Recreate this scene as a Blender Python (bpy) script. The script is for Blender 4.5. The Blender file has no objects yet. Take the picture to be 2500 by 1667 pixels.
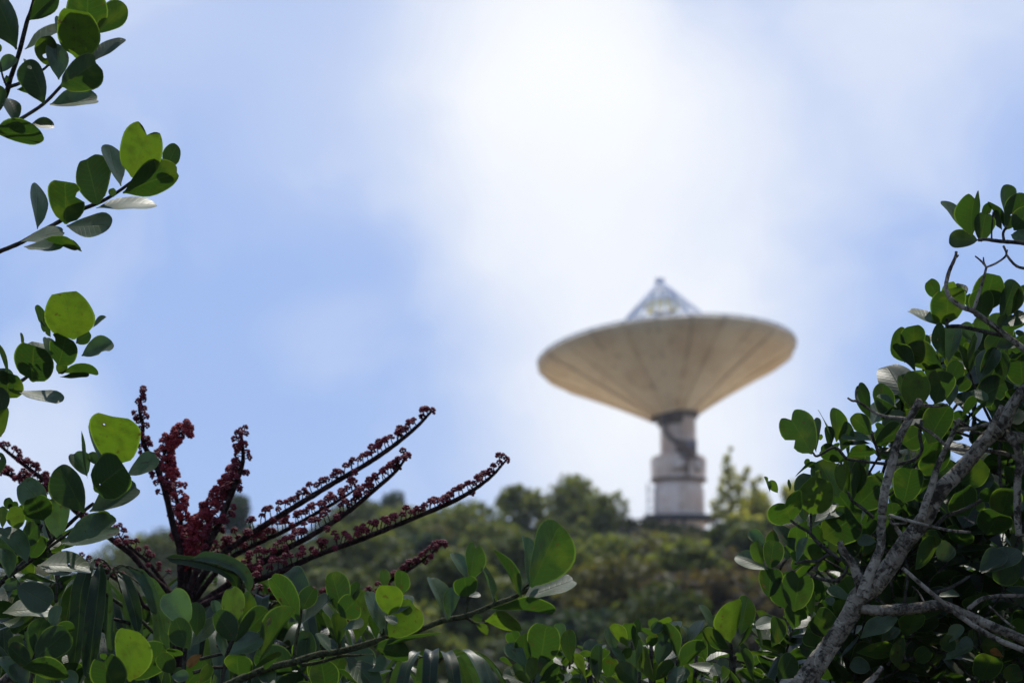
import bpy, math, random
import numpy as np
from mathutils import Vector
R = math.radians
rng = np.random.default_rng(7)
random.seed(7)
scene = bpy.context.scene

# ------------------------------------------------------------------ camera
LENS = 85.0; FPX = LENS / 36.0 * 2500.0; PITCH = R(10.5); CAMZ = 1.6
cam_d = bpy.data.cameras.new('camera'); cam = bpy.data.objects.new('camera', cam_d)
scene.collection.objects.link(cam); scene.camera = cam
cam.location = (0, 0, CAMZ); cam.rotation_euler = (math.pi / 2 + PITCH, 0, 0)
cam_d.lens = LENS; cam_d.sensor_width = 36.0; cam_d.clip_start = 0.1; cam_d.clip_end = 6000
cam_d.dof.use_dof = True; cam_d.dof.focus_distance = 4.95; cam_d.dof.aperture_fstop = 5.6
cam_d.dof.aperture_blades = 0
scene.render.resolution_x = 1024; scene.render.resolution_y = 682

FWD = np.array([0, math.cos(PITCH), math.sin(PITCH)]); UP = np.array([0, -math.sin(PITCH), math.cos(PITCH)])
RT = np.array([1.0, 0, 0]); CAM = np.array([0, 0, CAMZ])
def P(x, y, d):
    """world point seen at photo position (x, y), d metres ahead"""
    return CAM + d * (FWD + RT * ((x - 1250.0) / FPX) + UP * ((833.5 - y) / FPX))

# ------------------------------------------------------------------ sun, sky, exposure
SUN_EL, SUN_AZ = 62.0, 14.0        # azimuth from +Y (straight ahead), positive = to the right
sd = np.array([math.sin(R(SUN_AZ)) * math.cos(R(SUN_EL)), math.cos(R(SUN_AZ)) * math.cos(R(SUN_EL)), math.sin(R(SUN_EL))])
sun_d = bpy.data.lights.new('sun', 'SUN'); sun = bpy.data.objects.new('sun', sun_d); scene.collection.objects.link(sun)
sun_d.energy = 4.2; sun_d.angle = R(1.2); sun_d.color = (1.0, 0.95, 0.87)
sun.rotation_euler = Vector(sd).to_track_quat('Z', 'Y').to_euler(); sun.location = (-10, 0, 30)
scene.view_settings.view_transform = 'Standard'; scene.view_settings.look = 'None'
scene.view_settings.exposure = 0.0; scene.view_settings.gamma = 1.0

world = bpy.data.worlds.new('World'); scene.world = world; world.use_nodes = True
class NT:
    def __init__(s, tree): s.t = tree; s.t.nodes.clear()
    def n(s, kind, **kw):
        o = s.t.nodes.new(kind)
        for k, v in kw.items():
            if k.startswith('i_'): o.inputs[k[2:].replace('_', ' ')].default_value = v
            else: setattr(o, k, v)
        return o
    def l(s, a, b): s.t.links.new(a, b)
    def val(s, x, sock):
        if isinstance(x, (int, float)): sock.default_value = x
        else: s.l(x, sock)
    def m(s, op, a, b=0.0, c=None, clamp=False):
        o = s.t.nodes.new('ShaderNodeMath'); o.operation = op; o.use_clamp = clamp
        s.val(a, o.inputs[0]); s.val(b, o.inputs[1])
        if c is not None: s.val(c, o.inputs[2])
        return o.outputs[0]
    def vm(s, op, a, b=None):
        o = s.t.nodes.new('ShaderNodeVectorMath'); o.operation = op
        for i, x in enumerate((a, b)):
            if x is None: continue
            if isinstance(x, (tuple, list)): o.inputs[i].default_value = x
            else: s.l(x, o.inputs[i])
        return o
    def mix(s, f, a, b, mode='MIX'):
        o = s.t.nodes.new('ShaderNodeMix'); o.data_type = 'RGBA'; o.blend_type = mode
        s.val(f, o.inputs[0])
        for i, x in ((6, a), (7, b)):
            if isinstance(x, (tuple, list)): o.inputs[i].default_value = tuple(x) + ((1.0,) if len(x) == 3 else ())
            else: s.l(x, o.inputs[i])
        return o.outputs[2]
    def ramp(s, f, stops, interp='LINEAR'):
        o = s.t.nodes.new('ShaderNodeValToRGB'); cr = o.color_ramp; cr.interpolation = interp
        while len(cr.elements) < len(stops): cr.elements.new(0.5)
        for e, (p, c) in zip(cr.elements, stops):
            e.position = p; e.color = tuple(c) + ((1.0,) if len(c) == 3 else ()) if isinstance(c, (tuple, list)) else (c, c, c, 1)
        s.l(f, o.inputs[0]); return o.outputs[0]
    def noise(s, vec, scale, detail=4.0, rough=0.5, dist=0.0):
        o = s.n('ShaderNodeTexNoise'); o.inputs['Scale'].default_value = scale; o.inputs['Detail'].default_value = detail
        o.inputs['Roughness'].default_value = rough; o.inputs['Distortion'].default_value = dist
        if vec is not None: s.l(vec, o.inputs['Vector'])
        return o.outputs[0]
    def smooth(s, x, a, b):
        o = s.t.nodes.new('ShaderNodeMapRange'); o.interpolation_type = 'SMOOTHERSTEP'
        s.l(x, o.inputs[0]); o.inputs[1].default_value = a; o.inputs[2].default_value = b
        return o.outputs[0]

W = NT(world.node_tree)
tc = W.n('ShaderNodeTexCoord'); dirv = tc.outputs['Generated']
sky = W.n('ShaderNodeTexSky'); sky.sky_type = 'NISHITA'; sky.sun_disc = False
sky.sun_elevation = R(SUN_EL); sky.sun_rotation = R(SUN_AZ)
sky.air_density = 1.0; sky.dust_density = 0.6; sky.ozone_density = 2.0; sky.altitude = 100
bg_sky = W.n('ShaderNodeBackground'); bg_sky.inputs['Strength'].default_value = 0.10
tint = W.mix(1.0, sky.outputs[0], (1.0, 1.0, 1.0), 'MULTIPLY'); W.l(tint, bg_sky.inputs[0])
# thin bright cloud veil: lumps at given bearings, edges broken by noise
nz = W.n('ShaderNodeTexNoise'); nz.inputs['Scale'].default_value = 9.0; nz.inputs['Detail'].default_value = 4.0; nz.inputs['Roughness'].default_value = 0.5
W.l(dirv, nz.inputs['Vector'])
off = W.vm('SCALE', W.vm('SUBTRACT', nz.outputs['Color'], (0.5, 0.5, 0.5)).outputs[0]); off.inputs['Scale'].default_value = 0.085
wd = W.vm('NORMALIZE', W.vm('ADD', dirv, off.outputs[0]).outputs[0]).outputs[0]
blobs = [  # bearing x, y, radius, strength
    (1390, 190, 420, .9), (1390, 230, 680, .60), (1400, 180, 950, .24), (1540, 560, 720, .50), (1600, 840, 680, .45), (1250, 40, 560, .22), (2000, 150, 560, .16), (2350, 60, 560, .28),
    (1700, 1150, 520, .52), (1380, 1080, 360, .16), (130, 1080, 330, .34), (1880, 900, 380, .30), (1500, 1500, 900, .2),
    (150, 0, 500, .16), (700, 60, 620, .16), (850, 830, 200, .10)]
tot = None
for bx, by, br, bs in blobs:
    c = P(bx, by, 1.0) - CAM; c = c / np.linalg.norm(c)
    dist = W.vm('DISTANCE', wd, tuple(float(v) for v in c)).outputs['Value']
    mr = W.n('ShaderNodeMapRange'); mr.interpolation_type = 'SMOOTHERSTEP'
    W.l(dist, mr.inputs[0]); mr.inputs[1].default_value = br / FPX; mr.inputs[2].default_value = 0.0
    v = W.m('MULTIPLY', mr.outputs[0], bs)
    tot = v if tot is None else W.m('ADD', tot, v)
gen = W.noise(dirv, 3.2, 5, 0.55, 0.4)
gen2 = W.smooth(gen, 0.50, 0.80)
fine = W.noise(wd, 14.0, 5, 0.55, 0.5)
tot = W.m('MULTIPLY', tot, W.m('ADD', 0.80, W.m('MULTIPLY', fine, 0.40)))
tot = W.m('ADD', tot, W.m('MULTIPLY', gen2, 0.35))
tot = W.m('ADD', tot, W.m('MULTIPLY', W.smooth(fine, 0.42, 0.72), 0.10))
mask = W.m('SUBTRACT', 1.0, W.m('POWER', 2.718, W.m('MULTIPLY', tot, -1.65)))
bg_cl = W.n('ShaderNodeBackground'); bg_cl.inputs[0].default_value = (0.97, 0.985, 1.0, 1); bg_cl.inputs[1].default_value = 1.03
# faint veil colour that keeps the blue pale
bg_pale = W.n('ShaderNodeBackground'); bg_pale.inputs[0].default_value = (0.36, 0.51, 0.92, 1); bg_pale.inputs[1].default_value = 1.0
mp = W.n('ShaderNodeMixShader'); mp.inputs[0].default_value = 0.75; W.l(bg_sky.outputs[0], mp.inputs[1]); W.l(bg_pale.outputs[0], mp.inputs[2])
ms = W.n('ShaderNodeMixShader'); W.l(mask, ms.inputs[0]); W.l(mp.outputs[0], ms.inputs[1]); W.l(bg_cl.outputs[0], ms.inputs[2])
wo = W.n('ShaderNodeOutputWorld'); W.l(ms.outputs[0], wo.inputs[0])

# ------------------------------------------------------------------ object helpers
COL = scene.collection
def tag(o, label=None, cat=None, group=None, kind=None):
    if label: o['label'] = label
    if cat: o['category'] = cat
    if group: o['group'] = group
    if kind: o['kind'] = kind
    return o
def thing(name, loc, label, cat, group=None):
    o = bpy.data.objects.new(name, None); COL.objects.link(o); o.location = loc; o.empty_display_size = 0.2
    return tag(o, label, cat, group)
_world = {}
class MB:
    """collects arrays of world-space geometry and links them as one mesh object"""
    def __init__(s): s.v = []; s.f4 = []; s.f3 = []; s.uv = []; s.c = []; s.n = 0; s.smooth = True
    def add(s, v, f4=None, f3=None, uv=None, c=(0.5, 0.5, 0.5)):
        v = np.asarray(v, float).reshape(-1, 3); k = len(v)
        s.v.append(v)
        if f4 is not None and len(f4): s.f4.append(np.asarray(f4, int).reshape(-1, 4) + s.n)
        if f3 is not None and len(f3): s.f3.append(np.asarray(f3, int).reshape(-1, 3) + s.n)
        s.uv.append(np.zeros((k, 2)) if uv is None else np.asarray(uv, float).reshape(-1, 2))
        c = np.asarray(c, float)
        s.c.append(np.tile(c, (k, 1)) if c.ndim == 1 else c)
        s.n += k
    def build(s, name, mat, parent=None, smooth=None, extra=None):
        if s.n == 0: return None
        split = None
        if extra is not None and extra[0].n:      # twigs and leaves of one mass: one mesh, two materials
            e = extra[0]; n0 = s.n; split = n0
            s.v += e.v; s.uv += e.uv; s.c += e.c; s.f4 += [f + n0 for f in e.f4]; s.f3 += [f + n0 for f in e.f3]; s.n += e.n
        V = np.concatenate(s.v); UV = np.concatenate(s.uv); C = np.concatenate(s.c)
        F4 = np.concatenate(s.f4) if s.f4 else np.zeros((0, 4), int)
        F3 = np.concatenate(s.f3) if s.f3 else np.zeros((0, 3), int)
        org = np.array(_world.get(parent.name, (0, 0, 0)) if parent else V.mean(0) if False else (0, 0, 0), float)
        if parent is not None:
            p = parent; org = np.zeros(3)
            while p is not None: org = org + np.array(p.location); p = p.parent
            loc = V.mean(0) - org
        else:
            loc = V.mean(0)
        V = V - org - loc
        me = bpy.data.meshes.new(name)
        me.vertices.add(len(V)); me.vertices.foreach_set('co', V.astype(np.float32).ravel())
        li = np.concatenate([F4.ravel(), F3.ravel()])
        me.loops.add(len(li)); me.loops.foreach_set('vertex_index', li.astype(np.int32))
        nf = len(F4) + len(F3); me.polygons.add(nf)
        st = np.concatenate([np.arange(len(F4)) * 4, len(F4) * 4 + np.arange(len(F3)) * 3])
        me.polygons.foreach_set('loop_start', st.astype(np.int32))
        me.polygons.foreach_set('use_smooth', np.full(nf, s.smooth if smooth is None else smooth))
        me.update(calc_edges=True); me.validate()
        uvl = me.uv_layers.new(name='UVMap'); uvl.data.foreach_set('uv', UV[li].astype(np.float32).ravel())
        ca = me.color_attributes.new('tone', 'FLOAT_COLOR', 'POINT')
        ca.data.foreach_set('color', np.concatenate([C, np.ones((len(C), 1))], 1).astype(np.float32).ravel())
        me.materials.append(mat)
        if split is not None:
            me.materials.append(extra[1])
            first = np.concatenate([F4[:, 0], F3[:, 0]]); me.polygons.foreach_set('material_index', (first >= split).astype(np.int32))
        o = bpy.data.objects.new(name, me); COL.objects.link(o)
        if parent is not None: o.parent = parent
        o.location = loc
        return o

def norm(v):
    v = np.asarray(v, float); return v / (np.linalg.norm(v) + 1e-12)
def catmull(pts, sub=6):
    pts = np.asarray(pts, float)
    if len(pts) < 3:
        t = np.linspace(0, 1, sub + 1)[:, None]; return pts[0] * (1 - t) + pts[-1] * t
    q = np.vstack([2 * pts[0] - pts[1], pts, 2 * pts[-1] - pts[-2]]); out = []
    for i in range(1, len(q) - 2):
        for k in range(sub):
            t = k / sub
            out.append(0.5 * ((2 * q[i]) + (-q[i-1] + q[i+1]) * t + (2*q[i-1] - 5*q[i] + 4*q[i+1] - q[i+2]) * t*t + (-q[i-1] + 3*q[i] - 3*q[i+1] + q[i+2]) * t**3))
    out.append(q[-2]); return np.array(out)
def frames(c):
    t = np.gradient(c, axis=0); t /= np.linalg.norm(t, axis=1)[:, None] + 1e-12
    a = norm(np.cross(t[0], [0.3, 0.2, 1.0])); A = [a]
    for i in range(1, len(c)):
        a = norm(A[-1] - t[i] * np.dot(A[-1], t[i])); A.append(a)
    A = np.array(A); B = np.cross(t, A); return t, A, B
def tube(mb, pts, rad, sides=8, sub=6, rough=0.0, knots=0.0, tone=(0.5, .5, .5)):
    """pts 3D, rad per point (m)"""
    r = np.asarray(rad, float)
    if r.ndim == 0: r = np.full(len(pts), float(r))
    q = catmull(np.hstack([np.asarray(pts, float), r[:, None]]), sub)
    c = q[:, :3]; r = np.maximum(q[:, 3], 1e-4); t, A, B = frames(c); n = len(c)
    ang = np.linspace(0, 2 * math.pi, sides, endpoint=False)
    rr = r[:, None] * (1 + rough * rng.standard_normal((n, sides)) * 0.5)
    if knots:
        rr = rr * (1 + knots * np.abs(np.sin(np.arange(n) * 1.7 + rng.random() * 6))[:, None])
    v = c[:, None, :] + rr[..., None] * (np.cos(ang)[None, :, None] * A[:, None, :] + np.sin(ang)[None, :, None] * B[:, None, :])
    i = np.arange(n - 1)[:, None] * sides; j = np.arange(sides)[None, :]; j2 = (j + 1) % sides
    f = np.stack([i + j, i + j2, i + sides + j2, i + sides + j], -1).reshape(-1, 4)
    L = np.concatenate([[0], np.cumsum(np.linalg.norm(np.diff(c, axis=0), axis=1))])
    uv = np.stack([np.tile(ang / 6.283, (n, 1)), np.tile(L[:, None], (1, sides))], -1)
    vv = np.vstack([v.reshape(-1, 3), c[0] - t[0] * r[0] * .2, c[-1] + t[-1] * r[-1] * .4])
    k = n * sides
    f3 = [(k, (a + 1) % sides, a) for a in range(sides)] + [(k + 1, k - sides + a, k - sides + (a + 1) % sides) for a in range(sides)]
    mb.add(vv, f, f3, np.vstack([uv.reshape(-1, 2), [[0, 0], [0, L[-1]]]]), tone)

# ------------------------------------------------------------------ materials
def mat(name):
    m = bpy.data.materials.new(name); m.use_nodes = True; return m, NT(m.node_tree)
def simple(name, col, rough=0.6, var=0.25, scale=6.0, bump=0.0, bscale=40.0, metal=0.0, col2=None):
    m, t = mat(name); tc = t.n('ShaderNodeTexCoord'); v = tc.outputs['Object']
    n1 = t.noise(v, scale, 6, 0.6)
    c2 = col2 or tuple(x * (1 - var) for x in col)
    c = t.mix(t.smooth(n1, 0.35, 0.68), col, c2)
    b = t.n('ShaderNodeBsdfPrincipled'); t.l(c, b.inputs['Base Color']); b.inputs['Roughness'].default_value = rough; b.inputs['Metallic'].default_value = metal
    if bump:
        bp = t.n('ShaderNodeBump'); bp.inputs['Strength'].default_value = bump; bp.inputs['Distance'].default_value = 0.01
        t.l(t.noise(v, bscale, 6, 0.6), bp.inputs['Height']); t.l(bp.outputs[0], b.inputs['Normal'])
    o = t.n('ShaderNodeOutputMaterial'); t.l(b.outputs[0], o.inputs[0]); return m

def leaf_material(name, dark, mid, young, trans_scale=2.35, rough=0.42, trans=0.36, spec=0.5, veins=9.0, ribk=.22):
    """tone.r: 0 dark, shade painted in .. 1 young, tone.g pale painted sheen, uv: u across 0..1, v along"""
    m, t = mat(name)
    at = t.n('ShaderNodeAttribute', attribute_name='tone'); sp = t.n('ShaderNodeSeparateColor'); t.l(at.outputs['Color'], sp.inputs[0])
    uvn = t.n('ShaderNodeUVMap', uv_map='UVMap'); su = t.n('ShaderNodeSeparateXYZ'); t.l(uvn.outputs[0], su.inputs[0])
    tc = t.n('ShaderNodeTexCoord')
    c = t.ramp(sp.outputs[0], [(0.0, dark), (0.5, mid), (1.0, young)])
    c = t.mix(t.m('MULTIPLY', t.smooth(sp.outputs[1], 0.35, 1.0), 0.45), c, (0.100, 0.155, 0.095))      # pale sheen painted into the colour, mostly on glossy leaves
    n1 = t.noise(tc.outputs['Object'], 38.0, 5, 0.6)
    c = t.mix(t.smooth(n1, 0.38, 0.75), c, t.mix(0.5, c, (dark[0] * 1.5, dark[1] * 0.9, dark[2] * 0.8), 'MIX'))
    au = t.m('ABSOLUTE', t.m('SUBTRACT', t.m('MULTIPLY', su.outputs[0], 2.0), 1.0))      # 0 at midrib, 1 at margin
    rib = t.m('SUBTRACT', 1.0, t.smooth(au, 0.0, 0.07))
    # side veins run out and forward from the midrib
    vv = t.m('FRACT', t.m('MULTIPLY', t.m('SUBTRACT', su.outputs[1], t.m('MULTIPLY', au, 0.22)), veins))
    vline = t.m('SUBTRACT', 1.0, t.smooth(t.m('ABSOLUTE', t.m('SUBTRACT', vv, 0.5)), 0.0, 0.16))
    vline = t.m('MULTIPLY', vline, 0.22)
    marg = t.smooth(au, 0.90, 0.97)
    pale = (young[0] * 1.1 + .02, young[1] * 1.05 + .02, young[2] * 1.4 + .01)
    c = t.mix(t.m('MULTIPLY', rib, ribk), c, pale)
    c = t.mix(t.m('MULTIPLY', marg, 0.55), c, (pale[0] * 1.25, pale[1] * 1.25, pale[2] * 1.5))
    # small brown blemishes
    sc = t.noise(tc.outputs['Object'], 95.0, 2, 0.4); sc2 = t.noise(tc.outputs['Object'], 42.0, 1, 0.3); blem = t.m('MAXIMUM', t.m('MULTIPLY', t.smooth(sc, 0.67, 0.74), 0.75), t.m('MULTIPLY', t.smooth(sc2, 0.735, 0.76), 0.9))
    c = t.mix(blem, c, (0.05, 0.028, 0.012))
    big = t.noise(tc.outputs['Object'], 16.0, 3, 0.5)      # yellowing patches on some leaves
    c = t.mix(t.m('MULTIPLY', t.smooth(big, 0.52, 0.72), 0.35), c, (young[0] * 1.2, young[1] * .95, young[2]))
    c = t.mix(t.m('MULTIPLY', vline, 0.4), c, pale)
    under = t.n('ShaderNodeNewGeometry').outputs['Backfacing']
    cu = t.mix(0.15, c, (0.10, 0.13, 0.07))
    cb = t.mix(under, c, cu)
    b = t.n('ShaderNodeBsdfPrincipled'); t.l(cb, b.inputs['Base Color'])
    t.l(t.m('ADD', t.m('ADD', rough, t.m('MULTIPLY', n1, 0.10)), t.m('MULTIPLY', under, 0.16)), b.inputs['Roughness'])
    t.l(t.m('SUBTRACT', spec, t.m('MULTIPLY', under, spec * .5)), b.inputs['Specular IOR Level'])
    h = t.m('ADD', t.m('ADD', t.m('MULTIPLY', rib, -0.8), t.m('MULTIPLY', vline, -1.0)), t.m('MULTIPLY', n1, 0.5))
    bp = t.n('ShaderNodeBump'); bp.inputs['Strength'].default_value = 0.4; bp.inputs['Distance'].default_value = 0.002
    t.l(h, bp.inputs['Height']); t.l(bp.outputs[0], b.inputs['Normal'])
    tr = t.n('ShaderNodeBsdfTranslucent')
    tcx = t.mix(1.0, c, (trans_scale * 0.84, trans_scale * 1.08, trans_scale * 0.34), 'MULTIPLY')
    tcx = t.mix(t.m('ADD', t.m('MULTIPLY', rib, 0.35), t.m('MULTIPLY', vline, 0.8)), tcx, t.mix(1.0, tcx, (0.5, 0.55, 0.5), 'MULTIPLY'))
    t.l(tcx, tr.inputs[0])
    mx = t.n('ShaderNodeMixShader'); mx.inputs[0].default_value = trans
    t.l(b.outputs[0], mx.inputs[1]); t.l(tr.outputs[0], mx.inputs[2])
    hole = t.smooth(t.noise(tc.outputs['Object'], 42.0, 1, 0.3), 0.775, 0.785)      # insect holes
    tp0 = t.n('ShaderNodeBsdfTransparent'); mh = t.n('ShaderNodeMixShader'); t.l(hole, mh.inputs[0]); t.l(mx.outputs[0], mh.inputs[1]); t.l(tp0.outputs[0], mh.inputs[2])
    o = t.n('ShaderNodeOutputMaterial'); t.l(mh.outputs[0], o.inputs[0]); return m

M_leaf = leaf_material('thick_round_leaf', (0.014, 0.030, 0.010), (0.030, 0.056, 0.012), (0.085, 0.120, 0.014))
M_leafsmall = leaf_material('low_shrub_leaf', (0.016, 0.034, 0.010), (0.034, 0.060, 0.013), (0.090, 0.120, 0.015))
M_umb = leaf_material('umbrella_leaflet', (0.010, 0.022, 0.009), (0.018, 0.036, 0.011), (0.045, 0.070, 0.014), 2.0, 0.34, 0.22, 0.22, 30.0, .9)  # ribs paled to paint in highlights along the fold
M_dead = simple('dead_leaf', (0.42, 0.20, 0.05), 0.6, 0.4, 60)

def bark(name, base, dark, pale, scale=30.0, pale_amt=0.5):
    m, t = mat(name); tc = t.n('ShaderNodeTexCoord'); v = tc.outputs['Object']
    uvn = t.n('ShaderNodeUVMap', uv_map='UVMap'); sp = t.n('ShaderNodeSeparateXYZ'); t.l(uvn.outputs[0], sp.inputs[0])
    cx = t.n('ShaderNodeCombineXYZ'); t.l(t.m('MULTIPLY', sp.outputs[0], 5.0), cx.inputs[0]); t.l(t.m('MULTIPLY', sp.outputs[1], 210.0), cx.inputs[1])
    rings = t.noise(cx.outputs[0], 1.0, 4, 0.6, 0.8)          # short cracks across the stem
    n1 = t.noise(v, scale, 8, 0.7, 0.5); n2 = t.noise(v, scale * 0.45, 5, 0.6, 0.9); n3 = t.noise(v, scale * 4, 5, 0.65)
    c = t.mix(t.smooth(n1, 0.40, 0.58), dark, base)
    c = t.mix(t.m('MULTIPLY', t.smooth(n2, 0.52, 0.57), pale_amt), c, pale)
    c = t.mix(t.m('MULTIPLY', t.smooth(rings, 0.60, 0.66), 0.75), c, dark)
    c = t.mix(t.m('MULTIPLY', t.smooth(n3, 0.56, 0.68), 0.6), c, dark)
    b = t.n('ShaderNodeBsdfPrincipled'); t.l(c, b.inputs['Base Color']); b.inputs['Roughness'].default_value = 0.9
    b.inputs['Specular IOR Level'].default_value = 0.15
    bp = t.n('ShaderNodeBump'); bp.inputs['Strength'].default_value = 1.0; bp.inputs['Distance'].default_value = 0.006
    t.l(t.m('SUBTRACT', t.m('ADD', n1, t.m('MULTIPLY', n3, 0.6)), t.m('MULTIPLY', t.smooth(rings, 0.56, 0.66), 0.5)), bp.inputs['Height']); t.l(bp.outputs[0], b.inputs['Normal'])
    o = t.n('ShaderNodeOutputMaterial'); t.l(b.outputs[0], o.inputs[0]); return m
M_bark = bark('grey_bark', (0.24, 0.205, 0.145), (0.045, 0.038, 0.027), (0.44, 0.39, 0.29), 42.0, 0.65)
M_twig = bark('brown_twig_bark', (0.085, 0.075, 0.055), (0.03, 0.027, 0.02), (0.16, 0.15, 0.11), 90.0, 0.4)
M_green_twig = bark('green_twig_bark', (0.10, 0.11, 0.05), (0.045, 0.045, 0.025), (0.17, 0.17, 0.09), 90.0, 0.4)
M_spike = bark('purple_flower_stalk', (0.040, 0.018, 0.016), (0.018, 0.009, 0.008), (0.085, 0.05, 0.045), 80.0, 0.5)
def bud_mat():
    m, t = mat('crimson_bud'); at = t.n('ShaderNodeAttribute', attribute_name='tone'); sp = t.n('ShaderNodeSeparateColor'); t.l(at.outputs['Color'], sp.inputs[0])
    c = t.ramp(sp.outputs[0], [(0.0, (0.10, 0.008, 0.016)), (0.6, (0.20, 0.014, 0.024)), (1.0, (0.40, 0.040, 0.042))])
    tc = t.n('ShaderNodeTexCoord'); c = t.mix(t.smooth(t.noise(tc.outputs['Object'], 420, 2), 0.45, 0.7), c, (0.06, 0.008, 0.014))
    b = t.n('ShaderNodeBsdfPrincipled'); t.l(c, b.inputs['Base Color']); b.inputs['Roughness'].default_value = 0.6; b.inputs['Specular IOR Level'].default_value = 0.3
    b.inputs['Subsurface Weight'].default_value = 0.0
    o = t.n('ShaderNodeOutputMaterial'); t.l(b.outputs[0], o.inputs[0]); return m
M_bud = bud_mat()

# ------------------------------------------------------------------ leaf geometry
VV = np.array([0, .05, .12, .21, .32, .44, .56, .67, .77, .85, .915, .96, .987, 1.0])
UU = np.linspace(-1, 1, 9)
def _prof(v):
    lo = np.interp(v, [0, .05, .12, .21, .32, .44, .56, .62], [.055, .10, .26, .47, .70, .87, .975, 1.0])
    return np.where(v < .62, lo, np.sqrt(np.clip(1 - ((v - .62) / .38) ** 2.15, 0.0004, 1)))
WT = _prof(VV)
WR = np.where(VV < .06, .06 + VV * 3.2, np.sqrt(np.clip(1 - (np.abs(VV - .54) / .54) ** 2.2, 0.0004, 1))); WR[1] = .22; WR[-1] = .02
NU, NV = len(UU), len(VV)
_i = np.arange(NV - 1)[:, None] * NU; _j = np.arange(NU - 1)[None, :]
LEAF_F = np.stack([_i + _j, _i + _j + 1, _i + NU + _j + 1, _i + NU + _j], -1).reshape(-1, 4)
def leaf3(mb, base, d, n, L, Wd, tone=0.5, notch=0.0, bite=0.0, cup=None, bend=None, pointy=0.0, rnd=None, sheen=None):
    """one obovate leaf blade: base point, length axis d, upper normal n"""
    d = norm(d); n = norm(n - d * np.dot(n, d)); s = np.cross(d, n)
    rnd = rng.uniform(0, .55) if rnd is None else rnd
    w = WT * (1 - rnd) + WR * rnd
    if pointy: w = w * (1 - pointy * np.clip((VV - .35) / .65, 0, 1) * .85)
    else: w = w * (1 + rng.uniform(-.10, .12) * np.sin(VV * 3.14 * 1.6))
    side = np.ones((NV, NU)); ph = rng.random(4) * 6.28; sgn = np.sign(UU)[None, :]
    side += 0.028 * np.sin(VV[:, None] * 7 + ph[0] + sgn * 1.3) * np.abs(UU)[None, :]
    if bite:
        v0 = rng.uniform(.35, .8); ss = rng.choice([-1, 1]); prof = np.exp(-((VV - v0) / 0.085) ** 2)
        side -= bite * prof[:, None] * (np.clip(UU * ss, 0, 1)[None, :]) ** 1.2
    asym = 1 + 0.06 * rng.uniform(-1, 1) * sgn
    xn = UU[None, :] * w[:, None] * side * asym
    x = xn * Wd * 0.5
    y = np.tile(VV[:, None], (1, NU))
    g = np.clip((VV[:, None] - .5) / .5, 0, 1); g = g * g * (3 - 2 * g)
    y = y - notch * np.exp(-(np.abs(xn) / 0.20) ** 1.2) * g
    y = y * L
    cup = rng.uniform(.02, .20 if rnd < .6 else .08) if cup is None else cup
    bend = rng.uniform(-.12, .20) if bend is None else bend
    z = cup * Wd * np.abs(xn) ** 1.5 - bend * L * VV[:, None] ** 2
    z = z + 0.012 * L * np.sin(VV[:, None] * 9 + ph[1]) * xn + 0.008 * L * np.sin(xn * 5 + VV[:, None] * 6 + ph[2])
    z = z + (VV[:, None] * rng.uniform(-.10, .10)) * x
    v = base + x[..., None] * s + y[..., None] * d + z[..., None] * n
    um = np.clip(np.abs(UU)[None, :] * np.ones((NV, 1)), 0, 1); um = np.maximum(um, np.clip((VV[:, None] - .955) / .045, 0, 1)) * np.where(sgn == 0, 1, sgn)
    uv = np.stack([(um + 1) / 2, np.tile(VV[:, None], (1, NU))], -1)
    mb.add(v.reshape(-1, 3), LEAF_F, None, uv.reshape(-1, 2), (float(np.clip(tone, 0, 1)), rng.random() ** 2 * .6 if sheen is None else sheen, rng.random()))

def leafp(mb, bx, by, tx, ty, w, depth, fl='', layer=0):
    """a leaf that shows at photo base (bx,by), tip (tx,ty), visible width w; flags choose which face shows"""
    m = depth / FPX; D = depth - layer * 0.014
    b2 = np.array([bx, by], float); t2 = np.array([tx, ty], float); l = np.linalg.norm(t2 - b2) + 1e-6
    asp = 0.74
    dirp = RT * (tx - bx) + UP * (-(ty - by)); dirp = dirp / l
    sidep = np.cross(FWD, dirp)
    if w / l > asp: Lt = min(w / asp, l * 1.8); dz = math.sqrt(max(Lt * Lt - l * l, 0)); roll = 0.12; Wt = w
    else:
        Lt = l * 1.04; dz = math.sqrt(Lt * Lt - l * l)
        Wt = min(asp * Lt, max(w, asp * Lt * .8) * 1.3); Wt = max(Wt, w); roll = math.acos(min(1.0, w / Wt))
    roll = min(roll, 1.35)
    best = None
    for sdz in (1, -1):
        for sr in (1, -1):
            d = norm(dirp * l + FWD * dz * sdz)
            sv = sidep - d * np.dot(sidep, d); sv = norm(sv)
            nn = np.cross(sv, d)
            sv2 = sv * math.cos(roll) + nn * math.sin(roll) * sr
            n = norm(np.cross(sv2, d))
            if n[2] < 0: n = -n
            sc = (-n[1] if 'g' in fl else n[1]) + 0.15 * n[2]
            if best is None or sc > best[0]: best = (sc, d, n)
    _, d, n = best
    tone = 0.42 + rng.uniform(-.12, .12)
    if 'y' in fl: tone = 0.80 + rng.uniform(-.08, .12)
    elif 'd' in fl: tone = 0.16 + rng.uniform(-.1, .12)  # shade on overlapped leaves put into a darker tone
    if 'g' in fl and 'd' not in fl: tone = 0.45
    rnd = float(np.clip((w / l - .50) / .45, 0, .95)); Wt *= 1.09; Lt *= 1.04
    base = P(bx, by, D)
    leaf3(mb, base, d, n, Lt * m, Wt * m, tone, notch=(.17 if 'n' in fl else (.05 if rng.random() < .3 and rnd < .6 else 0.0)),
          bite=(.55 if 'b' in fl else 0.0), pointy=(.75 if 'p' in fl else .0), rnd=rnd, sheen=(rng.uniform(.75, 1) if 'g' in fl and 'd' not in fl else (rng.uniform(.45, .7) if 'g' in fl else rng.uniform(.1, .45))))

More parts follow.
